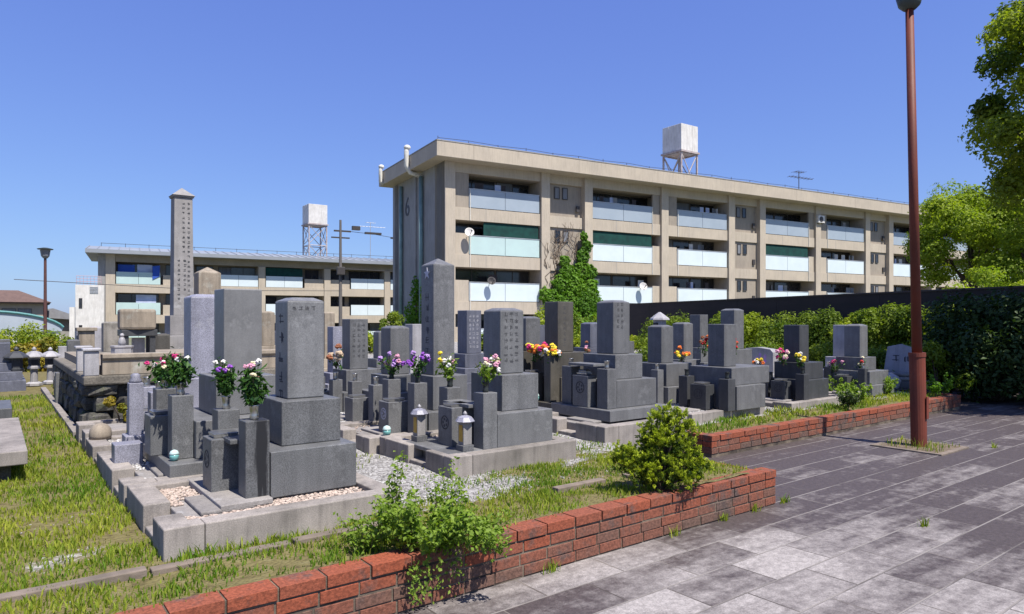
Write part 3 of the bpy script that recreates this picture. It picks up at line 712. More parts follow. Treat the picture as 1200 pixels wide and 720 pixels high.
# obelisk
D = 14.0; u, v = at(213, D)
t = thing('memorial_obelisk', (u, v, .3), 'very tall beige memorial obelisk with carved columns of text', 'obelisk')
zb, zt = zz(370, D)-.3, zz(233, D)-.3
mk('shaft', MB().box(-.19,.19,-.19,.19,zb,zt,tx=.02,ty=.02), 'obelisk', t, bevel=.01)
mk('cap', MB().box(-.19,.19,-.19,.19,zt+.001,zt+.04,tx=-.01,ty=-.01).pyramid(-.215,.215,-.215,.215,zt+.04,zt+.22), 'obelisk', t)
mk('pedestal', MB().box(-.27,.27,-.27,.27,zb-.40,zb-.001), 'obelisk', t, bevel=.01)
mk('lower_base', MB().box(-.42,.42,-.42,.42,zb-.86,zb-.401), 'obelisk', t, bevel=.01)
mk('foundation_slab', MB().box(-.7,.7,-.7,.7,-.1,zb-.861), 'obelisk', t, bevel=.01)
gl = MB(); H = zt-zb
def tap(z): return -.19+.02*(z-zb)/H
for a0, top_, rows in ((.095,.12,22), (.0,.12,11), (.02,1.28,7), (-.09,1.28,9)):
    for r in range(rows):
        z = zt-top_-r*.098
        glyphs(gl, ('y', tap(z)-.003), a0, z, .058, 1, 1)
mk('inscription', gl, M['cut'], t, fix=False)
# beige pointed stone behind the lavender one
D = 9.8; u, v = at(243, D)
tomb(u, v, (.30,.30,.9,zz(313,D)), [(-.3,.3,-.3,.3,.6,.8985), (-.42,.42,-.42,.42,.28,.5985)], 'stone_beige', 'weathered beige stone with a pale pointed top behind the lavender gravestone', zf=.3, top='point')
for px, D, w, y0, y1, yb, mm, lb in (
    (311, 12.5, .26, 365, 405, 430, 'stone_beige', 'beige weathered stone between the two tallest near gravestones'),
    (384, 12.8, .20, 366, 420, 440, 'stone_beige', 'narrow beige stone at the right edge of the nearest gravestone'),
    (323, 14.5, .25, 388, 420, 440, 'granite_blue', 'small bluish stone behind the gap between the two tallest near gravestones'),
    (367, 16.5, .26, 376, 405, 430, 'granite_grey', 'far grey stone behind the nearest gravestone'),
    (447, 13.5, .24, 388, 420, 440, 'granite_grey', 'small grey stone between the carved column stone and the purple flowers'),
    (576, 14.0, .25, 386, 420, 440, 'granite_dark', 'dark stone seen through the gap left of the broad middle stone'),
    (98, 13.5, .26, 386, 420, 440, 'granite_lavender', 'lavender stone pair, left one, above the white posts'),
    (112, 14.3, .26, 383, 420, 440, 'granite_light', 'pale stone right of the lavender one above the white posts'),
    (86, 12.8, .20, 398, 425, 445, 'granite_grey', 'little grey stone at the left end above the white posts'),
    (131, 10.9, .26, 377, 412, 436, 'stone_old', 'old light stone with a carved column beside the rock roofed shrine'),
    (189, 13.3, .26, 391, 420, 440, 'granite_brown', 'dark brown small stone between the shrine and the obelisk'),
    (727, 15.0, .25, 372, 400, 430, 'granite_grey', 'far stone mostly behind the tall dark grey gravestone')):
    simple_tomb(px, D, w, y0, y1, yb, mm, lb, top='low')
# cap stone visible behind the pillar stones at the left: capped beige post
D=13.2; u,v=at(101,D)
t = thing('stone_post', (u,v,.3), 'beige square stone post with a flat cap, behind the white posts', 'stone post')
mk('post', MB().box(-.13,.13,-.13,.13,0,zz(388,D)-.3), 'stone_beige', t, bevel=.008)
mk('cap', MB().box(-.17,.17,-.17,.17,zz(388,D)-.3+.001,zz(384,D)-.3), 'stone_beige', t, bevel=.008)

# ------------------------------------------------------------------ small stone lanterns
def lantern(u, v, z, s, label, m='granite_light', glow='gold', group='small stone lanterns'):
    t = thing('stone_lantern', (u, v, z), label, 'stone lantern', group)
    def la(n, pr, mm, k=6, **q): return mk(n, MB().lathe([(r*s, h*s) for r, h in pr], 0, 0, k), mm, t, **q)
    la('foot', [(.20,0),(.20,.06),(.12,.10)], m)
    la('post', [(.09,.10),(.08,.45)], m, 10, smooth=False)
    la('firebox', [(.15,.45),(.16,.50),(.13,.51),(.13,.74),(.16,.75)], m)
    la('window', [(.1315,.54),(.1315,.71)], glow, 6)
    la('roof', [(.16,.752),(.27,.77),(.26,.80),(.14,.89),(.05,.93)], m, 6)
    la('finial', [(.03,.93),(.055,.96),(.05,1.0),(.01,1.04)], m, 8, smooth=True)
    return t
def metal_lantern(u, v, z, label):
    t = thing('grave_lantern', (u, v, z), label, 'grave lantern', 'paired little grave lanterns')
    mk('foot', MB().box(-.055,.055,-.055,.055,0,.05), 'granite_grey', t, bevel=.004)
    mk('body', MB().box(-.042,.042,-.042,.042,.051,.24), 'obelisk', t, bevel=.003)
    mk('pane', MB().box(-.045,-.0425,-.028,.028,.08,.22), 'gold', t)
    mk('roof', MB().lathe([(.075,.241),(.085,.25),(.06,.285),(.02,.30)],0,0,8), 'granite_lavender', t)
    mk('finial', MB().lathe([(.014,.30),(.02,.315),(.004,.335)],0,0,8), 'granite_light', t, smooth=True)
metal_lantern(3.20, 4.86, .44, 'right one of the two little lanterns before the broad middle gravestone')
metal_lantern(3.12, 5.50, .44, 'left one of the two little lanterns before the broad middle gravestone')
for px, D, s, lb, m in ((19, 12.5, .75, 'left white capped stone lantern at the end of the turf path', 'granite_dark'),
                     (40, 13.2, .72, 'middle stone lantern of the three at the end of the turf path', 'granite_light'),
                     (59, 13.6, .70, 'right pale stone lantern of the three at the end of the turf path', 'granite_light')):
    u, v = at(px, D); lantern(u, v, .28, s, lb, m, 'crest')
D = 13.0; u, v = at(773, D); zt_ = zz(366, D)-.30
t = thing('stone_lantern', (u, v, .30), 'slender stone lantern whose small pointed top shows above the grey gravestone before the hedge', 'stone lantern')
mk('post', MB().box(-.11,.11,-.11,.11,0,zt_-.36), 'granite_light', t, bevel=.008)
mk('firebox', MB().lathe([(.13,zt_-.358),(.12,zt_-.15)],0,0,6), 'granite_light', t)
mk('window', MB().box(-.126,-.10,-.05,.05,zt_-.32,zt_-.2), 'crest', t)
mk('roof', MB().lathe([(.19,zt_-.149),(.18,zt_-.12),(.09,zt_-.05),(.02,zt_)],0,0,6), 'granite_light', t)

# turquoise cups
def cup(u, v, z, label, s=1):
    t = thing('offering_cup', (u, v, z), label, 'cup', 'turquoise offering cups')
    mk('bowl', MB().lathe([(.022*s,0),(.036*s,.012*s),(.04*s,.04*s),(.038*s,.055*s)],0,0,16), 'cup', t, smooth=True)
    mk('lid', MB().lathe([(.04*s,.056*s),(.042*s,.065*s),(.03*s,.088*s),(.008*s,.098*s)],0,0,16), M['panel_green'], t, smooth=True)
cup(1.06, 5.47, .521, 'turquoise lidded cup on the base of the second grave', .8)
cup(3.06, 6.03, .422, 'turquoise cup on the kerb before the tall pointed pillar')
cup(5.42, 6.62, .537, 'turquoise cup at the foot of the brownish gravestone')
cup(*at(1003, 11.3), .33, 'small turquoise cup before the twin gravestones', .9)

# ------------------------------------------------------------------ flowers
def bouquet(u, v, z, label, cols, h=.26, w=.12, nf=8, leafn=90, lean=(0,0), fs=.026, lm='leaf_bouquet'):
    t = thing('bouquet', (u, v, z), label, 'flowers', 'bouquets in the grave vases')
    st = MB(); heads = []
    for i in range(nf+4):
        a = rnd.uniform(0, 2*math.pi); q = w*math.sqrt(rnd.random())
        hh = h*rnd.uniform(.55, 1.0)*(1-.3*q/w)
        tip = Vector((q*math.cos(a)+lean[0]*hh, q*math.sin(a)+lean[1]*hh, hh))
        st.tube([(0,0,0), tip*.5+Vector((0,0,.02)), tip], .0028, 4); heads.append(tip)
    sm = mk('stems', st, 'leaf_bouquet' if 0 else M['twig'], t, fix=False)
    P=[];N=[]
    for tip in heads:
        for k in range(max(3, leafn//len(heads))):
            f = rnd.uniform(.25, 1.0); p = tip*f+Vector([rnd.gauss(0, w*.22) for _ in range(3)])
            P.append(p); N.append((p.x, p.y, .3*w))
    leaves('foliage', P, N, .055*(h/.26)**.5, lm, t, aspect=.4)
    for i in range(nf):
        c = cols[i % len(cols)]; fl = MB(); tip = heads[i]
        for k in range(11):
            d = Vector((rnd.gauss(0,1), rnd.gauss(0,1), rnd.gauss(.4,1))).normalized()
            fl.ball(tip*1.12+d*fs*.62, fs*.5, (1,1,.8), 6, 4, .2)
        mk('blossom', fl, 'fl_'+c, t, fix=False)
    return t
def vz(h, zb): return zb+h+.07
bouquet(1.32, 4.425, vz(.5,.42), 'bouquet with orange, white and pink blooms in the right vase of the nearest grave', ['orange','cream','pink','white'], .30, .085, 8, 420, fs=.021)
bouquet(1.32, 5.075, vz(.5,.42), 'bouquet with purple and white blooms in the left vase of the nearest grave', ['purple','white','purple','cream'], .32, .08, 6, 420, (-.1,.1), fs=.021)
bouquet(1.12, 5.57, vz(.47,.52), 'dark leafy bouquet with white blooms and magenta tips in the second grave\'s right vase', ['white','magenta','white','cream','magenta'], .27, .125, 8, 520, fs=.02)
bouquet(1.12, 6.17, vz(.47,.52)-.03, 'magenta and white bouquet at the far left, before the beige slab', ['magenta','white','magenta','pink'], .24, .12, 7, 400, fs=.02)
bouquet(*at(394, 8.5), .93, 'withered beige and brown bouquet just right of the nearest gravestone', ['beige','brown','beige','brown'], .30, .10, 7, 60, fs=.045, lm='leaf_bouquet')
bouquet(3.40, 6.58, vz(.52,.40)-.04, 'pink and purple bouquet, left of the pair before the pointed pillar', ['lilac','pink','purple','lilac'], .26, .12, 13, 120, fs=.028)
bouquet(3.40, 6.02, vz(.52,.40)-.02, 'deep purple bouquet directly before the pointed pillar', ['purple','lilac','purple'], .27, .09, 12, 120, fs=.026)
bouquet(3.42, 5.45, vz(.5,.42), 'white and yellow bouquet left of the broad middle gravestone', ['white','yellow','white','cream','pink'], .29, .10, 11, 190, fs=.024, lm='leaf_weed')
bouquet(3.42, 4.87, vz(.5,.42), 'pale pink and white bouquet right before the broad middle gravestone', ['pink','white','cream','pink'], .28, .10, 11, 160, fs=.026, lm='leaf_weed')
b1 = bouquet(*at(629, 8.7), 1.02, 'left part of the big yellow and orange bouquets by the brownish stone', ['orange','yellow','magenta','yellow','orange'], .24, .13, 15, 70, fs=.042)
b2 = bouquet(*at(646, 8.6), .98, 'right yellow, white and orange bouquet touching the brownish stone', ['yellow','white','orange','yellow'], .25, .12, 15, 70, fs=.042)
bouquet(*at(688, 11.2), .84, 'faded small pink bouquet before the slim bluish stone', ['brown','pink'], .34, .07, 6, 60, fs=.03)
bouquet(*at(798, 11.9), .80, 'loose orange bouquet between grey stones in front of the hedge', ['orange','yellow','orange'], .26, .12, 12, 40, fs=.04)
bouquet(*at(826, 12.8), .85, 'reddish dry bouquet left of the wide grave', ['brown','red','orange'], .42, .10, 8, 60, fs=.04)
bouquet(*at(861, 9.6), .95, 'thin hanging red bouquet on the wide grave', ['red','brown','red'], .36, .045, 9, 30, fs=.022)
bouquet(*at(918, 10.6), .83, 'pink and white bouquet, left one before the near black gravestone', ['pink','magenta','cream'], .27, .10, 10, 60, fs=.036)
bouquet(*at(936, 10.2), .82, 'yellow bouquet with long leaves right before the near black gravestone', ['yellow','white','yellow'], .27, .07, 6, 90, fs=.034)
bouquet(*at(888, 12.9), .62, 'orange bouquet before the low white headstone', ['orange','white','yellow'], .22, .10, 7, 50, fs=.036)
bouquet(*at(979, 12.0), .62, 'small rosy bouquet left of the twin gravestones', ['magenta','pink'], .26, .10, 6, 70, fs=.03)
bouquet(*at(1010, 11.8), .64, 'sparse green bouquet with a red bloom before the twin gravestones', ['red','cream'], .24, .1, 4, 90, fs=.03)
bouquet(*at(76, 12.0), .55, 'lilac and cream bouquet by the stone lanterns at the path end', ['lilac','cream','lilac'], .3, .14, 9, 90, fs=.04)
# white vase on T13 front items: small ornaments
t = thing('incense_box', (5.42, 5.62, .95), 'small pale incense box on the altar of the tall dark grey gravestone', 'incense box')
t.location = (5.50, 5.82, .909)
mk('box', MB().box(-.04,.04,-.06,.06,.001,.05), 'steel', t, bevel=.005); mk('lid', MB().box(-.05,.05,-.07,.07,.051,.065,tx=.02,ty=.02), 'steel', t, bevel=.003)

# ------------------------------------------------------------------ raised old family plot with boulders
U0, V0 = .82, 8.85
t = thing('retaining_wall', (U0, V0, Z0), 'old dark boulder retaining wall carrying the raised beige plot', 'retaining wall')
rk = MB()
q = random.Random(3)
def rock(c, sx, sy, sz):
    b0 = len(rk.v); n_, m_ = 8, 6
    rk.ball((0,0,0), 1, (1,1,1), n_, m_, .10)
    for i_ in range(b0, len(rk.v)):
        p = Vector(rk.v[i_]); e = .55
        p = Vector([math.copysign(abs(k_)**e, k_) for k_ in p])*(1+q.uniform(-.09,.09))
        rk.v[i_] = (c[0]+p.x*sx, c[1]+p.y*sy, c[2]+p.z*sz)
zq = -.02
for k, hh_ in enumerate((.27, .20, .15)):
    x = -.02+.1*(k % 2)
    while x < 2.15:
        w_ = q.uniform(.22,.55); rock((x+w_/2, .12+q.uniform(-.03,.03), zq+hh_/2), w_*.47, .14, hh_*.47); x += w_
    y = .05+.1*(k % 2)
    while y < 4.5:
        w_ = q.uniform(.22,.55); rock((.12+q.uniform(-.03,.02), y+w_/2, zq+hh_/2), .14, w_*.47, hh_*.47); y += w_
    zq += hh_*.92
mk('boulders', rk, 'black_stone', t)
mk('earth_core', MB().box(.1,2.15,.1,4.6,-.05,.55), 'black_stone', t)
mk('coping', MB().box(-.02,2.2,-.03,.30,.55,.66).box(-.02,.28,.302,4.6,.55,.659), 'coping_stone', t, bevel=.02)
zc = Z0+.66
t = thing('stone_parapet', (U0, V0, zc), 'beige stone parapet slab with a moulded lip on the raised plot', 'parapet')
mk('slab', MB().prism_x([(-.02,0),(.13,0),(.13,.16),(.16,.19),(.16,.235),(-.05,.235),(-.05,.19),(-.02,.16)], .16, 2.3), 'stone_beige', t, bevel=.006)
mk('deck', MB().box(.12,2.3,.165,4.4,.0,.10), 'stone_beige', t)
for (x, y, lb) in ((.06,.05,'nearer of the white capped posts at the corner of the raised plot'), (.06,.85,'rear one of the white capped posts at the corner of the raised plot'), (2.42,.1,'white capped post at the right end of the beige parapet slab')):
    t = thing('stone_post', (U0+x, V0+y, zc), lb, 'stone post', 'white capped stone posts')
    mk('post', MB().box(-.07,.07,-.07,.07,0,.27), 'granite_light', t, bevel=.006)
    mk('cap', MB().box(-.09,.09,-.09,.09,.271,.305), 'granite_light', t, bevel=.01)
zc += .10
t = thing('shrine', (*at(160, 10.1), zc), 'small black framed stone shrine roofed with a big beige rock', 'shrine'); t.scale = (.74,.74,.94)
for x, y in ((-.22,-.2),(.25,-.2),(-.22,.2),(.25,.2)): mk('leg', MB().box(x-.05,x+.05,y-.05,y+.05,0,.30), 'granite_dark', t, bevel=.005)
mk('lintel', MB().box(-.30,.33,-.28,.28,.301,.40), 'granite_dark', t, bevel=.008)
mk('tablet', MB().box(-.08,.14,-.07,.07,0,.27), 'granite_light', t, bevel=.006)
mk('rock_roof', MB().prism([(-.33,-.26),(-.02,-.36),(.30,-.30),(.36,.1),(.2,.32),(-.3,.28)], .401, .72), 'stone_beige', t, bevel=.04)
t = thing('stone_basin', (*at(143, 9.6), zc-.01), 'squat pale stone basin left of the rock roofed shrine', 'basin'); t.scale = (.72,.72,.8)
mk('bowl', MB().lathe([(.17,0),(.19,.05),(.19,.17),(.205,.18),(.205,.21),(.15,.21)],0,0,8), 'granite_light', t, bevel=.004)
t = thing('statuette', (*at(143, 9.6), zc+.157), 'tiny pale stone figure on the basin beside the shrine', 'statuette')
mk('body', MB().lathe([(.045,0),(.05,.05),(.035,.10),(.02,.12)],0,0,10), 'granite_light', t, smooth=True); mk('head', MB().ball((0,0,.145),.03), 'granite_light', t, smooth=True)
t = thing('bollard_stone', (.83, 7.62, Z0), 'rounded pale stone bollard at the corner of the pale low kerb', 'bollard')
mk('body', MB().lathe([(.08,-.05),(.08,.14)],0,0,14), 'stone_old', t, smooth=False, bevel=.004); mk('dome', MB().lathe([(.09,.141),(.098,.17),(.09,.23),(.06,.27),(.02,.285)],0,0,14), 'stone_beige', t, smooth=True)

# ------------------------------------------------------------------ left edge plots
t = thing('grave_kerb', (-.1, 6.6, Z0), 'thick granite kerb slab cut off by the left edge of the photo', 'grave kerb', 'granite kerbs round the grave plots')
mk('slab', MB().box(-1.4,.325,.0,2.3,.14,.25), 'kerb_granite', t, bevel=.008)
mk('lower_block', MB().box(-1.4,.24,-.30,2.3,-.12,-.02), 'kerb_granite', t, bevel=.008)
mk('shadow_gap', MB().box(-1.4,.22,.12,2.3,-.02,.138), 'black_stone', t)  # dark filler: the shadow gap under the slab put into its colour
t = thing('gravestone', (-.12, 9.9, Z0), 'low grey grave base and stone at the left edge beside the turf path', 'gravestone', 'upright gravestones in the cemetery rows')
mk('lower_base', MB().box(-.6,.30,-.5,.5,0,.30), 'granite_mid', t, bevel=.008); mk('upper_base', MB().box(-.5,.12,-.35,.35,.301,.45), 'granite_mid', t, bevel=.008)
mk('main_stone', MB().box(-.36,.0,-.14,.14,.451,.98), 'granite_mid', t, bevel=.008)
for px, D, w, y0, y1, yb, mm, lb in ((2, 12.5, .25, 402, 425, 445, 'granite_blue', 'bluish small stone at the very left edge behind the kerb slab'),
    (3, 14.3, .25, 398, 420, 440, 'granite_grey', 'farther grey small stone at the very left edge'),
    (75, 15.5, .22, 406, 425, 440, 'granite_light', 'tiny pale stone beside the far lamp post'),):
    simple_tomb(px, D, w, y0, y1, yb, mm, lb, zf=.28)
# narrow path kerb along the turf path
t = MB().box(.70,.78,8.8,15,.15,.33); tag(mk('path_kerb', t, 'kerb_granite', bevel=.006), 'narrow kerb running along the turf path under the boulder wall', 'kerb')
D = 10.2; u, v = at(77, D)
t = thing('stone_block', (u, v, Z0), 'upright grey stone block beside the turf path, left of the boulder wall', 'stone block')
mk('block', MB().box(-.13,.13,-.13,.13,-.02,.50), 'granite_grey', t, bevel=.006)

# ------------------------------------------------------------------ apartment building (right, near)
def frame_loc(u, v, ang): return (u, v, 0), ang
BANG = -R(90-52.7)+R(90-61.0)     # turn of the housing blocks against the rows of graves
BU, BV = at(530, 39.6)
FP = {}
def blk(root):
    def add(name, mb, m, parent=None, **k): return mk(name, mb, m, parent or root, **k)
    return add
B = thing('apartment_building', (BU, BV, 0), 'long beige four storey apartment block with white balcony panels behind the graves', 'apartment building', rz=BANG)
add = blk(B)
seq = ['F','S','F','F','S','F','F','S','F','F','S','F']
CW, FW, SW = .72, 5.72, 2.55
LEN = 0; x = -.5; cols = []; bays = []
for s_ in seq:
    cols.append(x); x += CW
    w_ = FW if s_ == 'F' else SW
    bays.append((s_, x, x+w_)); x += w_
    if len(bays) == 9: pass
cols.append(x); XE = x+CW
DP = 8.3
SILL = [8.13-2.75*j for j in range(4)][::-1]     # top of each beige band, low to high
OPN = 2.03
RECESS = 1.4
# carcass: back body, floors, bands
add('wall', MB().box(-.46, XE-.04, RECESS+.02, DP, -.3, 10.9), 'facade_shade')
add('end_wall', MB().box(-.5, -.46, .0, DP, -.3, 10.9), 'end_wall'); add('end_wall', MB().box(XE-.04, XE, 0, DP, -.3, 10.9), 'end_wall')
add('column', MB().box(-.5, -.1, -.02, .3, -.3, 10.9), 'facade')
for i, c in enumerate(cols):
    if i == 0: add('column', MB().box(c, c+CW-.08, -.14, RECESS+.01, -.3, 10.86), 'facade', bevel=.01)
    else: add('column', MB().box(c+.05, c+CW-.05, -.14, RECESS+.01, -.3, 10.86), 'facade', bevel=.01)
def window(x0, x1, y, z0, z1, par, panes=2, curtain=.3):
    f = MB(); t_ = .045
    f.box(x0, x1, y-.05, y, z0, z0+t_).box(x0, x1, y-.05, y, z1-t_, z1).box(x0, x0+t_, y-.05, y, z0+t_, z1-t_).box(x1-t_, x1, y-.05, y, z0+t_, z1-t_)
    for k in range(1, panes):
        xm = x0+(x1-x0)*k/panes; f.box(xm-t_/2, xm+t_/2, y-.05, y, z0+t_, z1-t_)
    w_ = mk('window', f, 'frame_dark', par)
    for k in range(panes):
        a = x0+(x1-x0)*k/panes; b = x0+(x1-x0)*(k+1)/panes
        mk('pane', MB().box(a+t_*.6, b-t_*.6, y-.03, y-.015, z0+t_*.9, z1-t_*.9), 'curtain' if rnd.random() < curtain else 'dark_glass', w_)
fi = 0
for bi, (kind, a, b) in enumerate(bays):
    if kind == 'F':
        left = fi % 2 == 0           # service strip on the left or on the right
        fi += 1
        for j, zs in enumerate(SILL):
            z0, z1 = zs, zs+OPN
            # floor slab and outer band
            add('floor_band', MB().box(a-.06, b+.06, .0, RECESS+.01, z0-.74, z0), 'facade', bevel=.006)
            add('band_joint', MB().box((a+b)/2-.9, (a+b)/2-.875, -.004, -.0005, z0-.73, z0-.01), 'end_wall')
            add('down_pipe', MB().box(a+.9 if left else b-.7, a+.935 if left else b-.665, -.05, -.006, z0-.74, z0+1.1), 'pipe_white')
            sx0, sx1 = (a, a+.85) if left else (b-.62, b)
            px0, px1 = (a+.85, b-.02) if left else (a+.02, b-.62)
            add('strip_wall', MB().box(sx0+.001, sx1-.001, .04, .16, z0+.001, z1 if j == 3 else z0+1.25), 'facade_shade' if j==3 else 'facade')
            mn = 'panel_shaded' if j == 3 else 'panel'  # top row takes the copy with eave shade in its colour
            if (bi, j) == (0, 2): mn = 'panel_green'
            mid = (px0+px1)/2
            add('balcony_panel', MB().box(px0+.02, mid-.015, .0, .035, z0+.04, z0+1.12), mn)
            add('balcony_panel', MB().box(mid+.015, px1-.02, .0, .035, z0+.04, z0+1.12), mn)
            rl = MB().box(px0, px1, -.02, .06, z0+1.125, z0+1.165)
            for k in range(5):
                xk = px0+(px1-px0)*k/4; rl.box(xk-.015+.02*(k==0)-.02*(k==4), xk+.015+.02*(k==0)-.02*(k==4), .036, .06, z0+.001, z0+1.124)
            add('balcony_rail', rl, 'frame_alu')
            add('balcony_back', MB().box(a, b, RECESS-.06, RECESS+.0, z0+.001, z1-.001), 'facade_shade')
            window(a+.05, mid-.04, RECESS-.065, z0+.08, z1-.04, B, 2, .12)
            window(mid+.04, b-.05, RECESS-.065, z0+.08, z1-.04, B, 2, .12)
            if j == 3: add('eave_wall', MB().box(a-.06, b+.06, .0, RECESS+.01, z1, 10.86), 'facade')
            # nets, laundry
            if (bi, j) in ((0,2), (2,2), (5,2), (8,0)):
                add('net', MB().box(px0+.05 if bi else px0+1.0, px1-.05, .09, .10, z0+1.17, z1-.06), 'net')
            elif rnd.random() < .6:
                for k in range(rnd.randint(1,4)):
                    xx = rnd.uniform(px0+.3, px1-.8); ww = rnd.uniform(.25,.6)
                    add('laundry', MB().box(xx, xx+ww, .6, .62, z0+.9, z0+1.65), rnd.choice(['pale_cloth','curtain','fence_cap','white_paint','end_wall']))
    else:
        for j, zs in enumerate(SILL):
            z0 = zs
            add('stair_wall', MB().box(a-.06, b+.06, .30 if j == 3 else .22, RECESS, z0-.0, z0+OPN), 'facade_shade')
            add('floor_band', MB().box(a-.06, b+.06, .12, RECESS+.01, z0-.72, z0-.001), 'facade')
            zb_ = z0+1.0
            for k in (.28, .52):
                window(a+(b-a)*k-.2, a+(b-a)*k+.2, .29 if j==3 else .21, zb_+.1, zb_+.85, B, 1, .3)
            add('meter_box', MB().box(b-.42, b-.18, .12, .21, z0+.35, z0+.75), 'frame_dark', bevel=.01)
            if j == 3: add('eave_wall', MB().box(a-.06, b+.06, .12, RECESS+.01, z0+OPN+.001, 10.86), 'facade')
# eave fascia and roof
add('roof', MB().box(-1.38, XE+1.0, -1.0, DP+1.0, 10.72, 11.58), 'facade', bevel=.02)
add('roof_deck', MB().box(-1.40, XE+1.02, -1.02, DP+1.02, 11.581, 11.64), 'end_wall')
rl = MB()
xs = [ -1.3+k*1.9 for k in range(int((XE+2)/1.9)+1)]
for k, xk in enumerate(xs): rl.box(xk-.012, xk+.012, -.96, -.936, 11.64, 11.78+ (.06 if k%3==0 else 0))
rl.tube([(xs[0],-.95,11.76)]+[(xk,-.95,11.76+.03*math.sin(xk*1.7)) for xk in xs]+[(xs[-1],-.95,11.76)], .014, 4)
add('lightning_rail', rl, 'frame_dark')
# fascia joints (real grooves proud strips)
fj = MB()
for xk in (.9, 8.2, 14.6, 21.8, 28.4, 35.6, 42): fj.box(xk-.012, xk+.012, -1.004, -1.0, 10.74, 11.57)
add('fascia_joint', fj, 'facade_shade')
# drain pipes on the end wall
for y_, rr in ((3.25,.13), (6.9,.11)):
    add('drain_pipe', MB().tube([(-.5-rr-.03, y_, -.3), (-.5-rr-.03, y_, 10.4)], rr, 12), 'pipe_teal', smooth=True)
add('end_pilaster', MB().box(-.72,-.5,7.9,8.3,-.3,10.6).box(-.62,-.5,4.3,4.6,-.3,10.7), 'end_wall', bevel=.01)
add('gutter_pipe', MB().tube([(-1.5,3.4,12.05),(-1.55,3.4,11.9),(-1.55,3.4,11.0),(-1.3,3.4,10.6),(-.75,3.3,10.45)], .15, 12).ball((-1.5,3.4,12.1), .22, (1,1,.8), 10, 6), 'pipe_white', smooth=True)
add('gutter_pipe', MB().tube([(-1.5,8.4,11.9),(-1.55,8.4,11.7),(-1.55,8.4,10.9),(-1.3,8.4,10.75)], .13, 12).ball((-1.5,8.4,11.9), .2, (1,1,.8), 10, 6), 'pipe_white', smooth=True)
cu = bpy.data.curves.new('building_number', 'FONT'); cu.body = '6'; cu.size = 1.75; cu.extrude = .012; cu.align_x = 'CENTER'
no0 = bpy.data.objects.new('number_text', cu); COL.objects.link(no0); bpy.context.view_layer.update(); nme = bpy.data.meshes.new_from_object(no0); bpy.data.objects.remove(no0)
no_ = bpy.data.objects.new('building_number', nme); COL.objects.link(no_); no_.parent = B; nme.materials.clear(); nme.materials.append(M['frame_dark'])
no_.location = (-.514, 6.05, 8.35); no_.rotation_euler = (R(90), 0, R(-90))

def antenna(x, y, z, par_frame, label, h=2.2, m='frame_dark'):
    u = par_frame[0]+x*math.cos(BANG)-y*math.sin(BANG); v = par_frame[1]+x*math.sin(BANG)+y*math.cos(BANG)
    t = thing('roof_antenna', (u, v, z), label, 'antenna', 'television antennas on the roofs', rz=BANG)
    mk('mast', MB().tube([(0,0,-.01),(0,0,h)], .035, 6), m, t)
    e = MB().tube([(-1.2,0,h-.5),(1.7,0,h-.5)], .025, 5)
    for k in range(7): e.tube([(-1.0+.4*k,-.35,h-.5),(-1.0+.4*k,.35,h-.5)], .014, 4)
    e.tube([(-.5,0,h-.05),(.6,0,h-.05)], .022, 5)
    for k in range(4): e.tube([(-.45+.3*k,-.4,h-.05),(-.45+.3*k,.4,h-.05)], .014, 4)
    mk('aerial', e, m, t)
antenna(32.0, 1.6, 11.63, (BU, BV), 'television antenna on the roof of the near apartment block, right of the water tank')

def tank_tower(u, v, z, w, ht, hl, label, tiers=1):
    t = thing('water_tank', (u, v, z), label, 'water tank', 'white rooftop water tanks', rz=BANG+R(6))
    fr = MB(); h_ = w/2*.94; hh = hl
    for x in (-h_, h_):
        for y in (-h_, h_): mk('leg', MB().box(x-.06,x+.06,y-.06,y+.06,-.02,hh), 'rust_frame', t)
    for k in range(tiers):
        a, b = hh*k/tiers+.1, hh*(k+1)/tiers-.05
        for s in (-h_, h_):
            fr.tube([(-h_,s,a),(h_,s,b)], .04, 5).tube([(h_,s,a),(-h_,s,b)], .04, 5).tube([(s,-h_,a),(s,h_,b)], .04, 5).tube([(s,h_,a),(s,-h_,b)], .04, 5)
            fr.tube([(-h_,s,b),(h_,s,b)], .05, 5).tube([(s,-h_,b),(s,h_,b)], .05, 5)
    mk('bracing', fr, 'rust_frame', t)
    mk('platform', MB().box(-w/2-.1,w/2+.1,-w/2-.1,w/2+.1,hh+.001,hh+.14), 'rust_frame', t)
    tk = MB().box(-w/2,w/2,-w/2,w/2,hh+.141,hh+ht)
    for k in range(1,3):
        q_ = -w/2+w*k/3; tk.box(q_-.02,q_+.02,-w/2-.02,w/2+.02,hh+.16,hh+ht-.01).box(-w/2-.02,w/2+.02,q_-.02,q_+.02,hh+.16,hh+ht-.01)
    b_ = mk('tank', tk, 'white_paint', t, bevel=.02)
    mk('hatch', MB().lathe([(.3,hh+ht),(.3,hh+ht+.12)],0,0,12), 'white_paint', b_)
    return t
uu, vv = at(797, 54.5); tank_tower(uu, vv, 11.63, 1.95, 2.2, 3.05, 'white panel water tank on braced legs on the near apartment block')

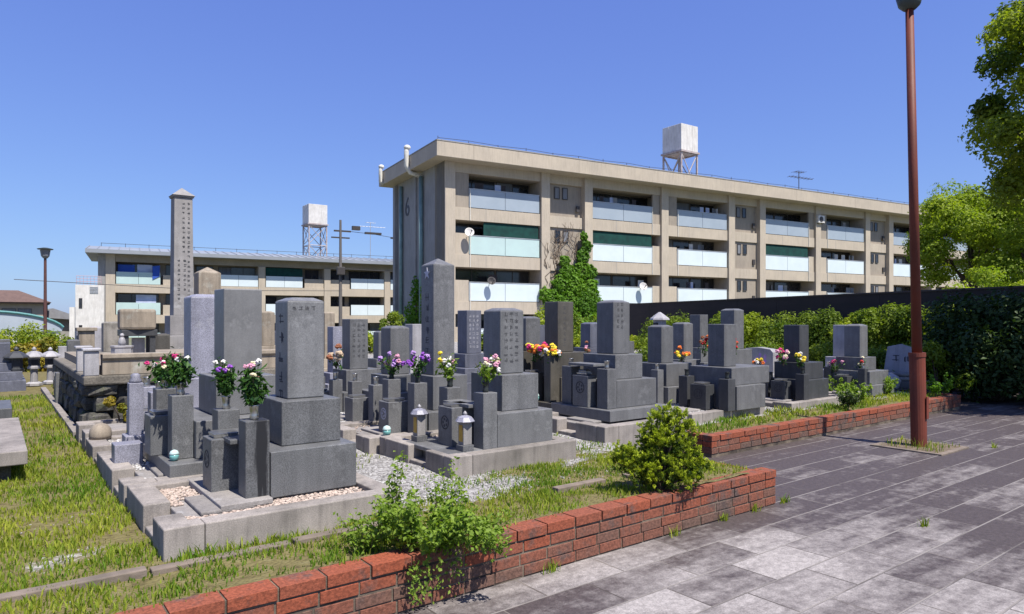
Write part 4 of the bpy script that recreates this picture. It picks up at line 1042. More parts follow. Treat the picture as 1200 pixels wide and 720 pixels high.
# satellite dishes
def wpt(x, y): return (BU+x*math.cos(BANG)-y*math.sin(BANG), BV+x*math.sin(BANG)+y*math.cos(BANG))
def dish(x, z, label, m='white_paint', r=.34):
    t = thing('satellite_dish', (*wpt(x, -.0), z), label, 'satellite dish', 'satellite dishes on the balconies', rz=BANG)
    mk('arm', MB().tube([(0,-.022,0),(0,-.28,.05)], .025, 6), 'frame_dark', t)
    d_ = mk('reflector', MB().lathe([(.02,0),(r*.5,.03),(r*.85,.08),(r,.12),(r*.97,.125),(r*.8,.09),(r*.4,.04),(.02,.015)],0,0,18,cap=False), m, t, smooth=True)
    d_.location = (0,-.28,.12); d_.rotation_euler = (R(70),0,R(-15))
    mk('receiver', MB().tube([(0,-.3,-.05),(0,-.62,.2)], .02, 5).ball((0,-.62,.22), .05), 'frame_dark', t)
dish(.95, 6.5, 'white satellite dish at the left end of the second balcony from the top', r=.28)
dish(1.9+.5, 3.7, 'dark satellite dish on the third balcony from the top, nearest block corner', 'frame_dark', .25)
dish(13.9, 3.65, 'white satellite dish on a lower balcony right above the dark fence', r=.28)
def ac(x, z, label):
    t = thing('air_conditioner', (*wpt(x, -.03), z), label, 'air conditioner', rz=BANG)
    mk('casing', MB().box(-.38,.38,-.30,-.02,0,.6), 'white_paint', t, bevel=.02)
    mk('fan_grille', MB().lathe([(.22,0),(.22,.02)],0,0,20), 'frame_dark', t).location = (-.05,-.302,.3)
    t.children[-1].rotation_euler = (R(90),0,0)
    mk('bracket', MB().box(-.3,-.25,-.3,.02,-.05,-.001).box(.25,.3,-.3,.02,-.05,-.001), 'frame_dark', t)
ac(32.3, 9.35, 'white air conditioner unit hung beside a top floor balcony, left of the lamp post')

# ------------------------------------------------------------------ second apartment block (left, farther)
LU, LV = at(135, 60)
Lb = thing('apartment_building', (LU, LV, -1.2), 'lower beige three storey apartment block with a pale metal roof on the left', 'apartment building', rz=BANG)
addl = blk(Lb)
dz = 1.2; ZT = [6.66+dz, 3.95+dz, 1.24+dz]     # opening tops
addl('wall', MB().box(-.7, 48, 1.2, 8.5, -.5, 7.35+dz), 'facade_shade')
addl('end_wall', MB().box(-1.3,-.72,0,8.5,-.5,7.3+dz), 'end_wall')
addl('column', MB().box(-.72,.0,-.1,1.2,-.5,7.3+dz), 'facade')
addl('eave_wall', MB().box(0,48,.0,1.2,6.68+dz,7.3+dz), 'facade_shade')
U_ = 6.28
for k in range(8):
    x0 = k*U_
    if x0 > 44: break
    flip = k % 2
    addl('column', MB().box(x0+U_-.62, x0+U_, -.1, 1.19, -.5, 6.67+dz), 'facade')
    bal = (x0+.05, x0+3.55) if not flip else (x0+2.1, x0+U_-.64)
    win = (x0+3.75, x0+U_-.65) if not flip else (x0+.02, x0+2.0)
    for j, zt_ in enumerate(ZT):
        z0 = zt_-1.95
        addl('floor_band', MB().box(x0, x0+U_-.63, .0, 1.19, z0-.76, z0), 'facade')
        addl('window_wall', MB().box(win[0], win[1], .08, 1.19, z0+.001, z0+.9), 'facade')
        mid = (bal[0]+bal[1])/2
        m_ = 'panel_green' if (k == 0) else 'panel'
        addl('balcony_panel', MB().box(bal[0]+.02, mid-.012, .0, .04, z0+.02, z0+1.08), m_)
        addl('balcony_panel', MB().box(mid+.012, bal[1]-.02, .0, .04, z0+.02, z0+1.08), m_)
        window(bal[0]+.1, bal[1]-.1, 1.19, z0+.05, zt_-.05, Lb, 3, .3)
        window(win[0]+.25, win[1]-.25, 1.19, z0+.95, zt_-.05, Lb, 2, .2)
        if k in (2,) and j == 0: addl('net', MB().box(bal[0],bal[1],.1,.11,z0+1.1,zt_-.05), 'net')
addl('laundry', MB().box(.2,1.5,.5,.52,ZT[0]-1.0,ZT[0]-.2), 'blue_cloth'); addl('laundry', MB().prism_y([(2.9,ZT[0]-1.5),(3.45,ZT[0]-1.2),(3.5,ZT[0]-.2),(2.9,ZT[0]-.3)],-.06,-.03), 'blue_cloth')
addl('laundry', MB().box(1.7,2.9,.5,.52,ZT[0]-1.0,ZT[0]-.15), 'pale_cloth'); addl('laundry', MB().box(1.6,3.2,.4,.42,ZT[1]-1.0,ZT[1]-.15), 'pale_cloth')
rf = MB().prism_x([(-1.05,7.3+dz),(9.5,7.3+dz),(9.5,7.55+dz),(4.2,8.35+dz),(-1.05,7.62+dz)], -2.2, 49)
addl('roof', rf, 'roof_sheet')
rb = MB()
for k in range(64): rb.tube([(-2.1+k*.8,-1.04,7.65+dz),(-2.1+k*.8,4.2,8.38+dz)], .03, 4)
addl('roof_seams', rb, 'roof_sheet')
rl = MB().tube([(-1.2,4.2,8.65+dz),(48,4.2,8.65+dz)], .02, 4)
for k in range(26): rl.tube([(-1.2+k*1.95,4.2,8.3+dz),(-1.2+k*1.95,4.2,8.7+dz)], .02, 4)
addl('ridge_rail', rl, 'frame_dark')
uu, vv = at(369, 76); tank_tower(uu, vv, 7.6, 2.1, 2.25, 4.4, 'pinkish white water tank on tall two stage legs over the left block', 2)
uu, vv = at(434, 76)
antenna(0, 0, 8.2, (uu, vv), 'tall television antenna on the roof of the left block', h=4.2, m='frame_alu')

# ------------------------------------------------------------------ utility pole and wires
D = 52; u, v = at(399, D); zt = zz(258, D)
t = thing('utility_pole', (u, v, -.2), 'concrete utility pole with cross arms before the left apartment block', 'utility pole', rz=BANG)
mk('pole', MB().tube([(0,0,-.2),(0,0,zt+.2)], [.15,.085], 10), mat('pole_concrete', (.14,.13,.125), rough=.8), t)
mk('cross_arm', MB().box(-.5,.8,-.06,.06,zt-.7,zt-.58).box(-.7,.7,-.05,.05,zt-1.2,zt-1.1), 'frame_dark', t)
mk('insulators', MB().box(.9,1.5,-.15,.15,zt-.5,zt-.2).box(1.9,3.2,-.12,.12,zt-.75,zt-.6).box(4.0,5.2,-.12,.12,zt-1.0,zt-.88), 'frame_dark', t)
wr = MB()
wr.tube([(-.0,0,zt-.6),(2.5,0,zt-.72),(4.6,0,zt-.95),(14,2,zt-1.3)], .018, 4)
wr.tube([(0,0,zt-3.5),(8,1,zt-3.6),(16,2,zt-3.3)], .02, 4).tube([(0,0,zt-5.2),(-9,-1,zt-5.4),(-20,-2,zt-5.0)], .02, 4)
mk('wires', wr, 'frame_dark', t)
mk('equipment_box', MB().box(-.35,.25,-.4,-.16,zt-4.0,zt-3.4), 'frame_dark', t, bevel=.03)

# ------------------------------------------------------------------ far houses at the left
D = 55; u, v = at(18, D)
H = thing('house', (u, v, -.5), 'two storey house with a brown hipped roof at the far left', 'house', rz=-YAW+R(35)); H.scale = (.8,.8,1)
zr = zz(356, D)+.5
mk('wall', MB().box(-4.5,2.3,0,6,-.4,zr), mat('house_wall', (.33,.29,.25), (.28,.24,.2), .85, 1.5), H)
mk('roof', MB().box(-5.1,2.9,-.6,6.6,zr+.001,zr+.12).add([(-5.2,-.7,zr+.121),(3.0,-.7,zr+.121),(3.0,6.7,zr+.121),(-5.2,6.7,zr+.121),(-2.4,3,zr+1.15),(.2,3,zr+1.15)], [(0,1,5,4),(1,2,5),(2,3,4,5),(3,0,4),(0,3,2,1)]), mat('house_roof', (.13,.085,.07), (.10,.065,.055), .8, 3), H)
for x in (-1.1, .2): window(x, x+1.15, -.002, zr-1.5, zr-.4, H, 1, .5)
mk('canopy', MB().box(-4.5,2.5,-1.5,-.003,zr-2.9,zr-2.7), M['fence_cap'], H)
mk('upstand', MB().box(2.301,2.7,.5,6,-.4,zr-.01), M['fence_cap'], H)
D = 62; u, v = at(72, D)
H = thing('house', (u, v, -.5), 'grey roofed small house between the brown roofed house and the white building', 'house', rz=-YAW+R(33))
zr = zz(372, D)+.5
mk('wall', MB().box(-1.6,1.0,0,6,-.4,zr), M['end_wall'], H)
mk('roof', MB().prism_y([(-2.0,zr),(1.4,zr-.25),(1.4,zr+.0),(-.6,zr+.8),(-2.0,zr+.6)], -.6, 6.5), mat('grey_roof', (.24,.25,.27), (.2,.2,.22), .7, 3), H)
for x in (-1.4,): window(x, x+1.2, -.002, zr-1.9, zr-.7, H, 2, .2)
D = 55; u, v = at(100, D)
H = thing('white_building', (u, v, -.5), 'plain white stair tower like building left of the beige apartment block', 'building', rz=-YAW+R(31)); H.scale = (.68,.6,.9)
zr = (zz(334, D)+.5)/.9
mk('wall', MB().box(-1.0,1.9,0,4,-.4,zr).box(-1.6,-1.001,.4,4,-.4,zr-2.0), M['white_paint'], H)
window(-.65, -.3, -.002, zr-2.1, zr-1.2, H, 1, 0); window(-.65, -.3, -.002, zr-4.4, zr-3.6, H, 1, 0)
vb = MB(); [vb.box(.45,1.3,-.06,-.002,zr-.75+k*.13,zr-.68+k*.13) for k in range(5)]
mk('vent_louvre', vb, 'frame_alu', H)
rr = MB()
for k in range(8): rr.tube([(-.9+k*.36,.1,zr),(-.9+k*.36,.1,zr+.8)], .02, 4)
for z_ in (.3,.55,.8): rr.tube([(-.9,.1,zr+z_),(1.62,.1,zr+z_)], .02, 4)
mk('roof_railing', rr, mat('pink_rail', (.45,.3,.33), rough=.6), H)
# arched roof shed
D = 34; u, v = at(-22, D)
H = thing('shed', (u, v, 0), 'long shed with a curved blue grey roof and teal edge at the left', 'shed', rz=-YAW+R(38)); H.scale = (.86,.8,1)
pr = [(4.0*math.sin(a)*1.02, .9+1.05*math.cos(a)) for a in [R(-78+156*i/18) for i in range(19)]]
mk('roof', MB().prism_y(pr[::-1]+[(-3.9,.95),(3.9,.95)][::1], 0, 12), mat('shed_roof', (.33,.37,.42), (.29,.33,.38), .6, 1), H)
ed = MB().tube([(x, -.05, z+.04) for x, z in pr], .07, 6); mk('roof_edge', ed, mat('teal', (.09,.25,.25), rough=.6), H)
mk('wall', MB().box(-3.85,3.85,.1,11.9,-.2,.94), M['white_paint'], H)

# far lamp post
D = 33; u, v = at(53, D); zt = zz(303, D)
t = thing('street_lamp', (u, v, -.1), 'distant dark red street lamp with a flared head at the left', 'street lamp', 'street lamps')
mk('pole', MB().tube([(0,0,-.2),(0,0,zt+.12)], [.085,.06], 10), 'far_lamp', t)
mk('lamp_shade', MB().lathe([(.09,zt+.1),(.17,zt+.2),(.22,zt+.5),(.25,zt+.52)],0,0,12), 'lamp_glass', t)
mk('lamp_cap', MB().lathe([(.32,zt+.521),(.34,zt+.56),(.1,zt+.62)],0,0,12), 'lamp_head', t)

# ------------------------------------------------------------------ near lamp post with its pit
def gp(px, py, z=0): return at(px, 800*(EYE-z)/(py-375))
u, v = gp(1077, 524)
t = thing('street_lamp', (u, v, 0), 'tall rust red lamp post standing in the paving at the right', 'street lamp', 'street lamps')
t.rotation_euler = (R(-.9*math.sin(YAW)*-1)*0, 0, 0)
lean = Vector((-math.cos(YAW), math.sin(YAW), 0))*math.tan(R(1.25))
def lp(z): return (lean.x*z, lean.y*z, z)
mk('base_sleeve', MB().tube([lp(-.1),lp(1.10),lp(1.14)], [.088,.088,.066], 20), 'lamp_pole', t, smooth=False)
mk('collar', MB().tube([lp(1.10),lp(1.15)], [.095,.095], 20), 'lamp_pole', t)
mk('pole', MB().tube([lp(1.13),lp(5.50)], [.057,.045], 18), 'lamp_pole', t, smooth=True)
mk('access_door', MB().box(-.03,.03,-.1,-.088,.35,.62), 'lamp_pole', t, bevel=.004)
hb = lp(5.42)
mk('lamp_socket', MB().lathe([(.07,5.33),(.12,5.38),(.15,5.50)],hb[0],hb[1],16), 'lamp_head', t, smooth=True)
mk('lamp_shade', MB().lathe([(.15,5.501),(.24,5.95),(.25,5.98)],hb[0],hb[1],16), 'lamp_glass', t, smooth=True)
mk('lamp_cap', MB().lathe([(.34,5.981),(.36,6.03),(.12,6.13),(.02,6.15)],hb[0],hb[1],16), 'lamp_head', t, smooth=True)
PU, PV = u, v
t = thing('planting_pit', (u, v, 0), 'square soil pit with a raised stone rim round the lamp post', 'tree pit')
rm = MB(); r0, r1 = .40, .34
rm.box(-r0,r0,-r0,-r1,-.01,.018).box(-r0,r0,r1,r0,-.01,.018).box(-r0,-r1,-r1,r1,-.01,.018).box(r1,r0,-r1,r1,-.01,.018)
mk('rim', rm, 'edging', t, bevel=.005); mk('soil', MB().box(-r1,r1,-r1,r1,-.01,.014), mat('pit_soil', (.09,.06,.045), (.16,.13,.09), .95, 20, 6, .6, 60), t)

# ------------------------------------------------------------------ dark fence along the back
fu0, fv0 = at(735, 31.5); fx1, fy1 = at(1330, 12.8)
dv = Vector((fx1-fu0, fy1-fv0)); Lf = dv.length; fa = math.atan2(dv.y, dv.x)
t = thing('screen_fence', (fu0, fv0, 0), 'long dark brown sheet fence between the hedge and the apartment block', 'fence', rz=fa)
for k in range(int(Lf/2)+1):
    a = k*2.0; mk('fence_sheet', MB().box(a+.004, min(a+1.996, Lf), 0, .05, 0, 2.25), 'fence', t)
mk('top_rail', MB().box(-.05, Lf, -.03, .08, 2.251, 2.29), 'fence_cap', t)
for k in range(int(Lf/4)+1): mk('post', MB().box(k*4-.05, k*4+.05, .051, .15, -.1, 2.25), 'fence_cap', t)
FA, FL = (fu0, fv0), Lf
FD = dv.normalized(); FN = Vector((FD.y, -FD.x))      # towards the camera side
if FN.dot(Vector((fu0, fv0))) > 0: FN = -FN

# ------------------------------------------------------------------ vegetation
def shrub(u, v, z, size, n, lm, label, name='shrub', cat='shrub', group=None, leaf_s=.06, nc=14, lumps=None, stems=True, core=False):
    t = thing(name, (u, v, z), label, cat, group)
    sx, sy, sz = size
    C_ = []; Rr = []
    for i in range(nc):
        a = rnd.uniform(0, 2*math.pi); q = math.sqrt(rnd.random())*.72; h = rnd.uniform(.16, .86)
        e = math.sqrt(max(.05, 1-(2*h-.8)**2*.8)) if h > .4 else .92
        C_.append((sx*q*math.cos(a)*e, sy*q*math.sin(a)*e, sz*h)); Rr.append(rnd.uniform(.2,.34)*min((sx+sy)/2, sz))
    P, N, T_ = clump_pts(C_, Rr, n//nc)
    P[:,2] = np.maximum(P[:,2], .01)
    leaves('foliage', P, N, leaf_s, lm, t, rv=T_)
    if stems:
        s = MB()
        for c in C_[:10]: s.tube([(rnd.uniform(-.06,.06), rnd.uniform(-.06,.06), -.03), (c[0]*.5, c[1]*.5, c[2]*.45), (c[0], c[1], c[2])], [.02*sz+.004,.012*sz+.003,.004], 5)
        mk('stems', s, 'bark', t)
    return t
# hedge shrubs along the fence
hl = ['far left shrub of the hedge, beside the ivy', 'second hedge shrub from the left', 'hedge shrub behind the wide grave', 'hedge shrub behind the white headstone', 'hedge shrub behind the near black gravestone',
      'hedge shrub between the near black gravestone and the twin stones', 'hedge shrub behind the twin gravestones', 'hedge shrub left of the lamp post', 'hedge shrub right behind the lamp post', 'hedge shrub at the right shaded end']
i = 0; s_ = 1.2
pxs = [735, 790, 835, 880, 925, 965, 1003, 1042, 1080, 1120, 1165]
for k, px in enumerate(pxs):
    # find the point on the fence line at this bearing, one metre in front
    r = (px-600)/800
    best = min(range(0, int(Lf*20)), key=lambda q: abs((lambda p: (p[0]*FY-p[1]*FX)/depth(*p)-r)((FA[0]+FD.x*q/20+FN.x*1.1, FA[1]+FD.y*q/20+FN.y*1.1))))
    u = FA[0]+FD.x*best/20+FN.x*1.1; v = FA[1]+FD.y*best/20+FN.y*1.1
    D = depth(u, v); top = zz({735:392}.get(px, 371 if px < 900 else 366 if px < 1000 else 360), D)
    w_ = 26*D/800*1.95
    shrub(u, v, .25, (w_*.9, w_*.9, top-.2), 9500, 'leaf_hedge' if k % 3 else 'leaf_yellow', (hl+['hedge shrub at the very right against the fence'])[k], 'hedge_shrub', 'shrub', 'shrubs of the hedge along the dark fence', leaf_s=.085, nc=20)
# second, lower storey of green before the hedge
for k, (px, D, top, w_) in enumerate(((772,16,392,.7),(838,15.5,398,.7),(905,15,402,.8),(960,14.6,404,.8),(1030,14.2,412,.7),(1075,13.4,404,.8),(1100,12.9,398,.8))):
    u, v = at(px, D)
    shrub(u, v, .26, (w_,w_,zz(top,D)-.26), 2600, 'leaf_hedge', ['low shrub before the hedge below the small stone lantern','low shrub left of the wide grave','low shrub behind the wide grave and white headstone','low shrub right of the near black gravestone','low shrub just left of the lamp post','round shrub just right of the lamp post','rounded shrub between the lamp post and the shaded bush'][k], 'low_shrub', 'shrub', 'low shrubs before the hedge', leaf_s=.07, nc=12)
# yellow-green shrubs at the foot of the block
for k, (px, D, top, w_, lm, lb) in enumerate(((628,27,356,1.4,'leaf_yellow','yellow green shrub left of the ivy at the apartment block'),(675,25,368,1.5,'leaf_hedge','green shrub under the ivy behind the brownish gravestone'),(705,24,372,1.3,'leaf_yellow','bright shrub behind the tall dark grey gravestone'),
    (560,28,392,1.2,'leaf_yellow','low yellow green shrub behind the pointed pillar'),(498,28,380,.9,'leaf_yellow','bright shrub at the foot of the block corner'),(430,26,385,1.3,'leaf_yellow','yellow green shrub behind the carved column stone'),(460,38,362,1.0,'leaf_hedge','green shrub before the left apartment block'),
    (325,26,385,1.0,'leaf_yellow','shrub glimpsed between the two tallest near gravestones'),(375,27,380,1.0,'leaf_hedge','shrub glimpsed right of the nearest gravestone'))):
    u, v = at(px, D)
    shrub(u, v, .2, (w_,w_,zz(top,D)-.2), 3600, lm, lb, 'shrub', 'shrub', 'shrubs at the foot of the apartment blocks', leaf_s=.12, nc=14)
# shrubs at the far left
for k, (px, D, top, w_, lm, lb) in enumerate(((5,21,388,1.3,'leaf_hedge','green shrub at the left edge before the curved roof'),(28,20,381,1.2,'leaf_yellow','yellow green shrub behind the left lanterns'),(42,17,398,.7,'leaf_orange','reddish shrub behind the middle lantern'),(70,21,392,1.1,'leaf_hedge','green shrub right of the far lamp post'),(-20,20,380,1.4,'leaf_hedge','green shrub cut by the left edge'))):
    u, v = at(px, D)
    shrub(u, v, .2, (w_,w_,zz(top,D)-.2), 3000, lm, lb, 'shrub', 'shrub', 'shrubs at the far left', leaf_s=.09, nc=12)
# yellow/orange plant in the boulder wall
shrub(1.17, 8.58, .42, (.30,.18,.38), 1900, 'leaf_orange', 'yellow and orange leaved plant growing before the dark boulder wall', 'plant', 'plant', leaf_s=.04, nc=10)
shrub(1.0, 6.95, .40, (.14,.14,.16), 220, 'leaf_weed', 'green weeds in the white gravel of the third plot', 'weed', 'weed', leaf_s=.04, nc=5)

# near conifer bush: shoots with bright tips
def conifer(u, v, z, label):
    t = thing('conifer_bush', (u, v, z), label, 'bush')
    # (right, away, up), radius: branches spreading sideways with gaps between
    lobes = [((.05,.02,.55),.07),((.12,-.02,.51),.07),((-.04,0,.50),.075),((.17,.03,.42),.08),((-.10,0,.42),.075),((.06,.02,.45),.09),((-.04,-.03,.38),.09),((.05,-.05,.34),.10),((.17,-.02,.32),.08),((-.10,-.02,.29),.085),
             ((-.21,0,.25),.075),((-.29,-.02,.29),.05),((-.31,-.03,.21),.055),((-.24,-.04,.17),.065),((-.13,-.06,.19),.09),((.0,-.08,.20),.10),((.14,-.06,.20),.09),((.23,-.03,.22),.07),((.28,0,.17),.055),((.20,-.05,.12),.07),
             ((-.16,.12,.2),.08),((.1,.14,.24),.09),((0,.16,.32),.08),((-.08,-.09,.11),.08),((.08,-.10,.10),.085),((-.17,-.07,.11),.06)]
    P=[];N=[];T_=[];SZ=[]
    br = MB()
    for (c, r) in lobes:
        r *= .84; c = (c[0]*1.08, c[1]*1.05, c[2]*1.02)
        c = np.array((c[0]*FY+c[1]*FX, -c[0]*FX+c[1]*FY, c[2]))
        br.tube([(0,0,-.05), (c[0]*.35, c[1]*.35, c[2]*.6), tuple(c)], [.02,.012,.005], 5)
        for k in range(int(105*(r/.1)**1.7)):
            d = np.array([rnd.gauss(0,1), rnd.gauss(0,1), rnd.gauss(.2,1)]); d /= np.linalg.norm(d)
            q = r*(.35+.95*rnd.random()**.7)
            p0 = c+d*q
            if p0[2] < -.02: continue
            td = d*.8+np.array([0,0,.5])+np.array([rnd.gauss(0,.3) for _ in range(3)]); td /= np.linalg.norm(td)
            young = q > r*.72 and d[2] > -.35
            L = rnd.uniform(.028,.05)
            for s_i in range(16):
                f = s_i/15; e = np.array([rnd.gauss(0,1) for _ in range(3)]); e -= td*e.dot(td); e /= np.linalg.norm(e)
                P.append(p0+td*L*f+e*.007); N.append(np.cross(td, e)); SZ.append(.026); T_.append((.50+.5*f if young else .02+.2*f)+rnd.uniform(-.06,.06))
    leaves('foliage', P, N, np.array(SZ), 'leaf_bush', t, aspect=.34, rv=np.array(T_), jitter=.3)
    mk('branches', br, 'bark', t)
    return t
bu, bv = gp(776, 573, .29); conifer(bu, bv-.0, .27, 'dense round conifer bush with bright green tips overhanging the near brick wall')

# leafy weeds left of the bush, over the wall
def weed(u, v, z, label, n=26, h=.45, w=.3, lm='leaf_weed', name='leafy_weed', nl=60, ls=.04, group='tall leafy weeds'):
    t = thing(name, (u, v, z), label, 'weed', group)
    s = MB(); P=[];N=[];T_=[]
    for i in range(n):
        a = rnd.uniform(0, 2*math.pi); q = w*math.sqrt(rnd.random()); hh = h*rnd.uniform(.35,1)
        p0 = Vector((q*.4*math.cos(a), q*.4*math.sin(a), 0)); p2 = Vector((q*math.cos(a), q*math.sin(a), hh)); p1 = (p0+p2)/2+Vector((rnd.uniform(-.03,.03),rnd.uniform(-.03,.03),.03))
        s.tube([p0,p1,p2], [.0028,.002,.001], 4)
        for k in range(nl):
            f = rnd.uniform(.2,1.03); p = (p0*(1-f)*(1-f)+p1*2*f*(1-f)+p2*f*f)+Vector([rnd.gauss(0,.018) for _ in range(3)])
            P.append(p); N.append((rnd.gauss(0,.6),rnd.gauss(0,.6),1)); T_.append(.15+.7*f*rnd.random()+.1)
    mk('stalks', s, 'twig', t, fix=False); leaves('foliage', P, N, ls, lm, t, rv=np.array(T_), aspect=.6)
wu, wv = gp(500, 640, .30)
weed(wu, wv, Z0, 'broad leafy weed clump hanging over the near brick wall', 42, .30, .30, nl=75, ls=.034)
u, v = gp(455, 630, .30); weed(u, v, Z0, 'tall thin leafy weed left of the clump over the brick wall', 7, .56, .13, nl=70, ls=.030)
u, v = gp(528, 625, .30); weed(u, v, Z0, 'tall feathery weed right of the clump over the brick wall', 7, .52, .12, nl=70, ls=.028)
u, v = gp(560, 640, .30); weed(u, v, Z0, 'low weed at the right side of the clump over the brick wall', 22, .2, .24, nl=50, ls=.03)
u, v = gp(430, 640, .30); weed(u, v, Z0, 'low weed at the left side of the clump before the nearest kerb', 16, .2, .2, nl=45, ls=.03)
hang = thing('trailing_weed', (wu, W1V-.03, .28), 'thin weed trailing down the face of the near brick wall', 'weed')
P=[];N=[]
for i in range(9):
    x0 = rnd.uniform(-.2,.42)
    for k in range(24):
        f = rnd.random(); P.append((x0+rnd.gauss(0,.018), -.02-rnd.random()*.03, -.26*f*rnd.random()**.4)); N.append((0,-1,.4))
leaves('foliage', P, N, .024, 'leaf_weed', hang)
u, v = gp(960, 490, .3)
weed(10.0, 4.98, Z0, 'small dark tuft plant on the far brick wall left of the lamp post', 22, .26, .16, 'leaf_dark', nl=50, ls=.035)
for k, (px, py, h_, lb) in enumerate(((985,462,.3,'young plant before the twin gravestones'),(1000,470,.28,'low plant in the turf before the twin gravestones'),(1035,462,.3,'leafy plant at the foot of the slanted headstone'),(1100,462,.35,'bright green plant right of the lamp post on the wall top'))):
    u, v = gp(px, py, .27); weed(u, v, .26, lb, 16, h_, .26, 'leaf_weed' if k != 3 else 'leaf_ivy', nl=45, ls=.05, group='young plants before the hedge')

# big shaded bush at the right end and the near tree
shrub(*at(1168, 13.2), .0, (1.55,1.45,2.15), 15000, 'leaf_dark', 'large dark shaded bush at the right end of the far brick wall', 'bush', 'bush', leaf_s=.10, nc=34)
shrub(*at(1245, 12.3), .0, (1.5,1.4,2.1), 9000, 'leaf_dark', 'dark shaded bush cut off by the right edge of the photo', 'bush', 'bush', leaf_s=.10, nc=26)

def tree(u, v, z, trunk_h, trunk_r, crown, ncl, rad, per, lm, label, leaf_s, group=None, seed=1, flat=.75, keep=None, lim=12):
    q = random.Random(seed)
    t = thing('tree', (u, v, z), label, 'tree', group)
    cx, cy, cz, rx, ry, rz_ = crown
    C_=[];Rr=[]
    tries = 0
    while len(C_) < ncl and tries < 5000:
        tries += 1
        d = Vector((q.gauss(0,1), q.gauss(0,1), q.gauss(.1,1))).normalized(); k = q.uniform(.45,1)**.5
        c = (cx+rx*d.x*k, cy+ry*d.y*k, cz+rz_*d.z*k)
        if keep and not keep(c): continue
        C_.append(c); Rr.append(rad*q.uniform(.6,1.25))
    P,N,T_ = clump_pts(C_, Rr, per, flat)
    leaves('foliage', P, N, leaf_s, lm, t, rv=T_)
    s = MB().tube([(0,0,-.1),(.05*trunk_h,0,trunk_h*.5),(cx*.3,cy*.3,trunk_h),(cx*.8,cy*.8,cz)], [trunk_r*1.3,trunk_r,trunk_r*.75,trunk_r*.3], 10)
    mk('trunk', s, 'bark', t, smooth=True)
    for c in sorted(C_, key=lambda c: q.random())[:lim]:
        b0 = Vector((cx*.3,cy*.3,trunk_h*q.uniform(.8,1.25))); b2 = Vector(c); b1 = (b0+b2)/2+Vector((0,0,-.1*rz_))
        mk('limb', MB().tube([b0,b1,b2], [trunk_r*.42,trunk_r*.25,trunk_r*.07], 6), 'bark', t)
    return t
tu, tv = at(1350, 11.5)
cr, cq = at(1352, 11.0)
tree(tu, tv, 0, 2.9, .19, (cr-tu, cq-tv, 5.6, 1.95, 2.3, 2.9), 110, .42, 760, 'leaf_camphor', 'near evergreen tree whose crown enters at the upper right edge', .085, seed=4, lim=16)
tu, tv = at(1139, 27)
tree(tu, tv, 0, 2.6, .16, (0,0,4.5,2.25,1.9,2.35), 84, .60, 460, 'leaf_spring', 'bright spring green tree behind the dark fence, right of the lamp post', .12, seed=9, lim=12, keep=lambda c: not (-.9 < c[0]*FY-c[1]*FX < .9 and c[2] < 4.5))
tu, tv = at(1212, 25)
tree(tu, tv, 0, 2.6, .17, (0,0,4.5,2.1,2.0,2.6), 76, .62, 460, 'leaf_spring', 'bright green tree at the right edge behind the dark fence', .12, seed=12, lim=12)
tu, tv = at(1150, 23)
tree(tu, tv, 0, 1.2, .09, (0,0,2.35,1.9,1.3,.75), 18, .42, 420, 'leaf_spring', 'low sunlit green tree top just above the dark fence at the right', .11, seed=15, lim=6)

# ivy on the stair bay and at the foot of the end wall
def ivy(label, patches, n, z0=0):
    t = thing('climbing_ivy', (BU, BV, 0), label, 'ivy', 'ivy on the apartment block', rz=BANG)
    P=[];N=[];T_=[]
    st = MB()
    for (x, y, z, rx, ry, rz_, nn) in patches:
        p = nrng.normal(0,1,(nn,3)); p /= np.linalg.norm(p,axis=1)[:,None]; k = nrng.uniform(.6,1,nn)**.5
        w_ = 1+.25*np.sin(p[:,0]*6+z)*np.cos(p[:,2]*7+x)
        q_ = p*(k*w_)[:,None]*np.array([rx,ry,rz_])+np.array([x,y,z]); P.append(q_)
        N.append(p*[1,1,1]+[0,-.3,.4]); T_.append(np.full(nn, nrng.uniform(0,.6))+nrng.uniform(0,.4,nn))
        st.tube([(x,y,-.2),(x+.1,y,z*.5),(x,y,z)], [.07,.05,.02], 5)
    leaves('foliage', np.concatenate(P), np.concatenate(N), .15, 'leaf_ivy', t, rv=np.concatenate(T_), aspect=.8); mk('stems', st, 'vine', t)
xs_ = bays[1][1]
pt = []
q = random.Random(5)
for (x, z, r) in ((.3,1.2,1.3),(1.6,1.0,1.4),(2.9,1.3,1.2),(.2,2.6,1.0),(1.3,2.6,1.1),(2.5,2.7,1.1),(3.3,2.4,.9),(.7,3.7,.9),(1.8,3.8,1.0),(2.9,3.7,.8),(1.2,4.5,.7),(2.3,4.7,.8),(3.0,4.6,.6),(1.0,5.2,.5),(2.4,5.6,.6),(2.7,6.3,.5),(2.5,6.9,.35),(2.9,3.0,.9),(-.4,3.1,.6)):
    pt.append((xs_+x, -.12-.16*r, z, r*.75, (.24*r+.08), r*.8, int(1150*r)))
ivy('big mass of green ivy climbing the stairwell bay of the near block', pt, 0)
pt = [(-.75, y, z, .28, .5, .9*s, int(420*s)) for y, z, s in ((3.9,.8,1.2),(3.8,2.2,1.1),(3.9,3.4,.9),(4.4,1.2,1),(2.4,.8,1.1),(2.2,2.0,1.0),(2.3,3.1,.7),(5.2,.8,.9),(5.0,2.0,.7),(1.2,.6,.7))]
ivy('dark ivy climbing the shaded end wall of the near block', pt, 0)
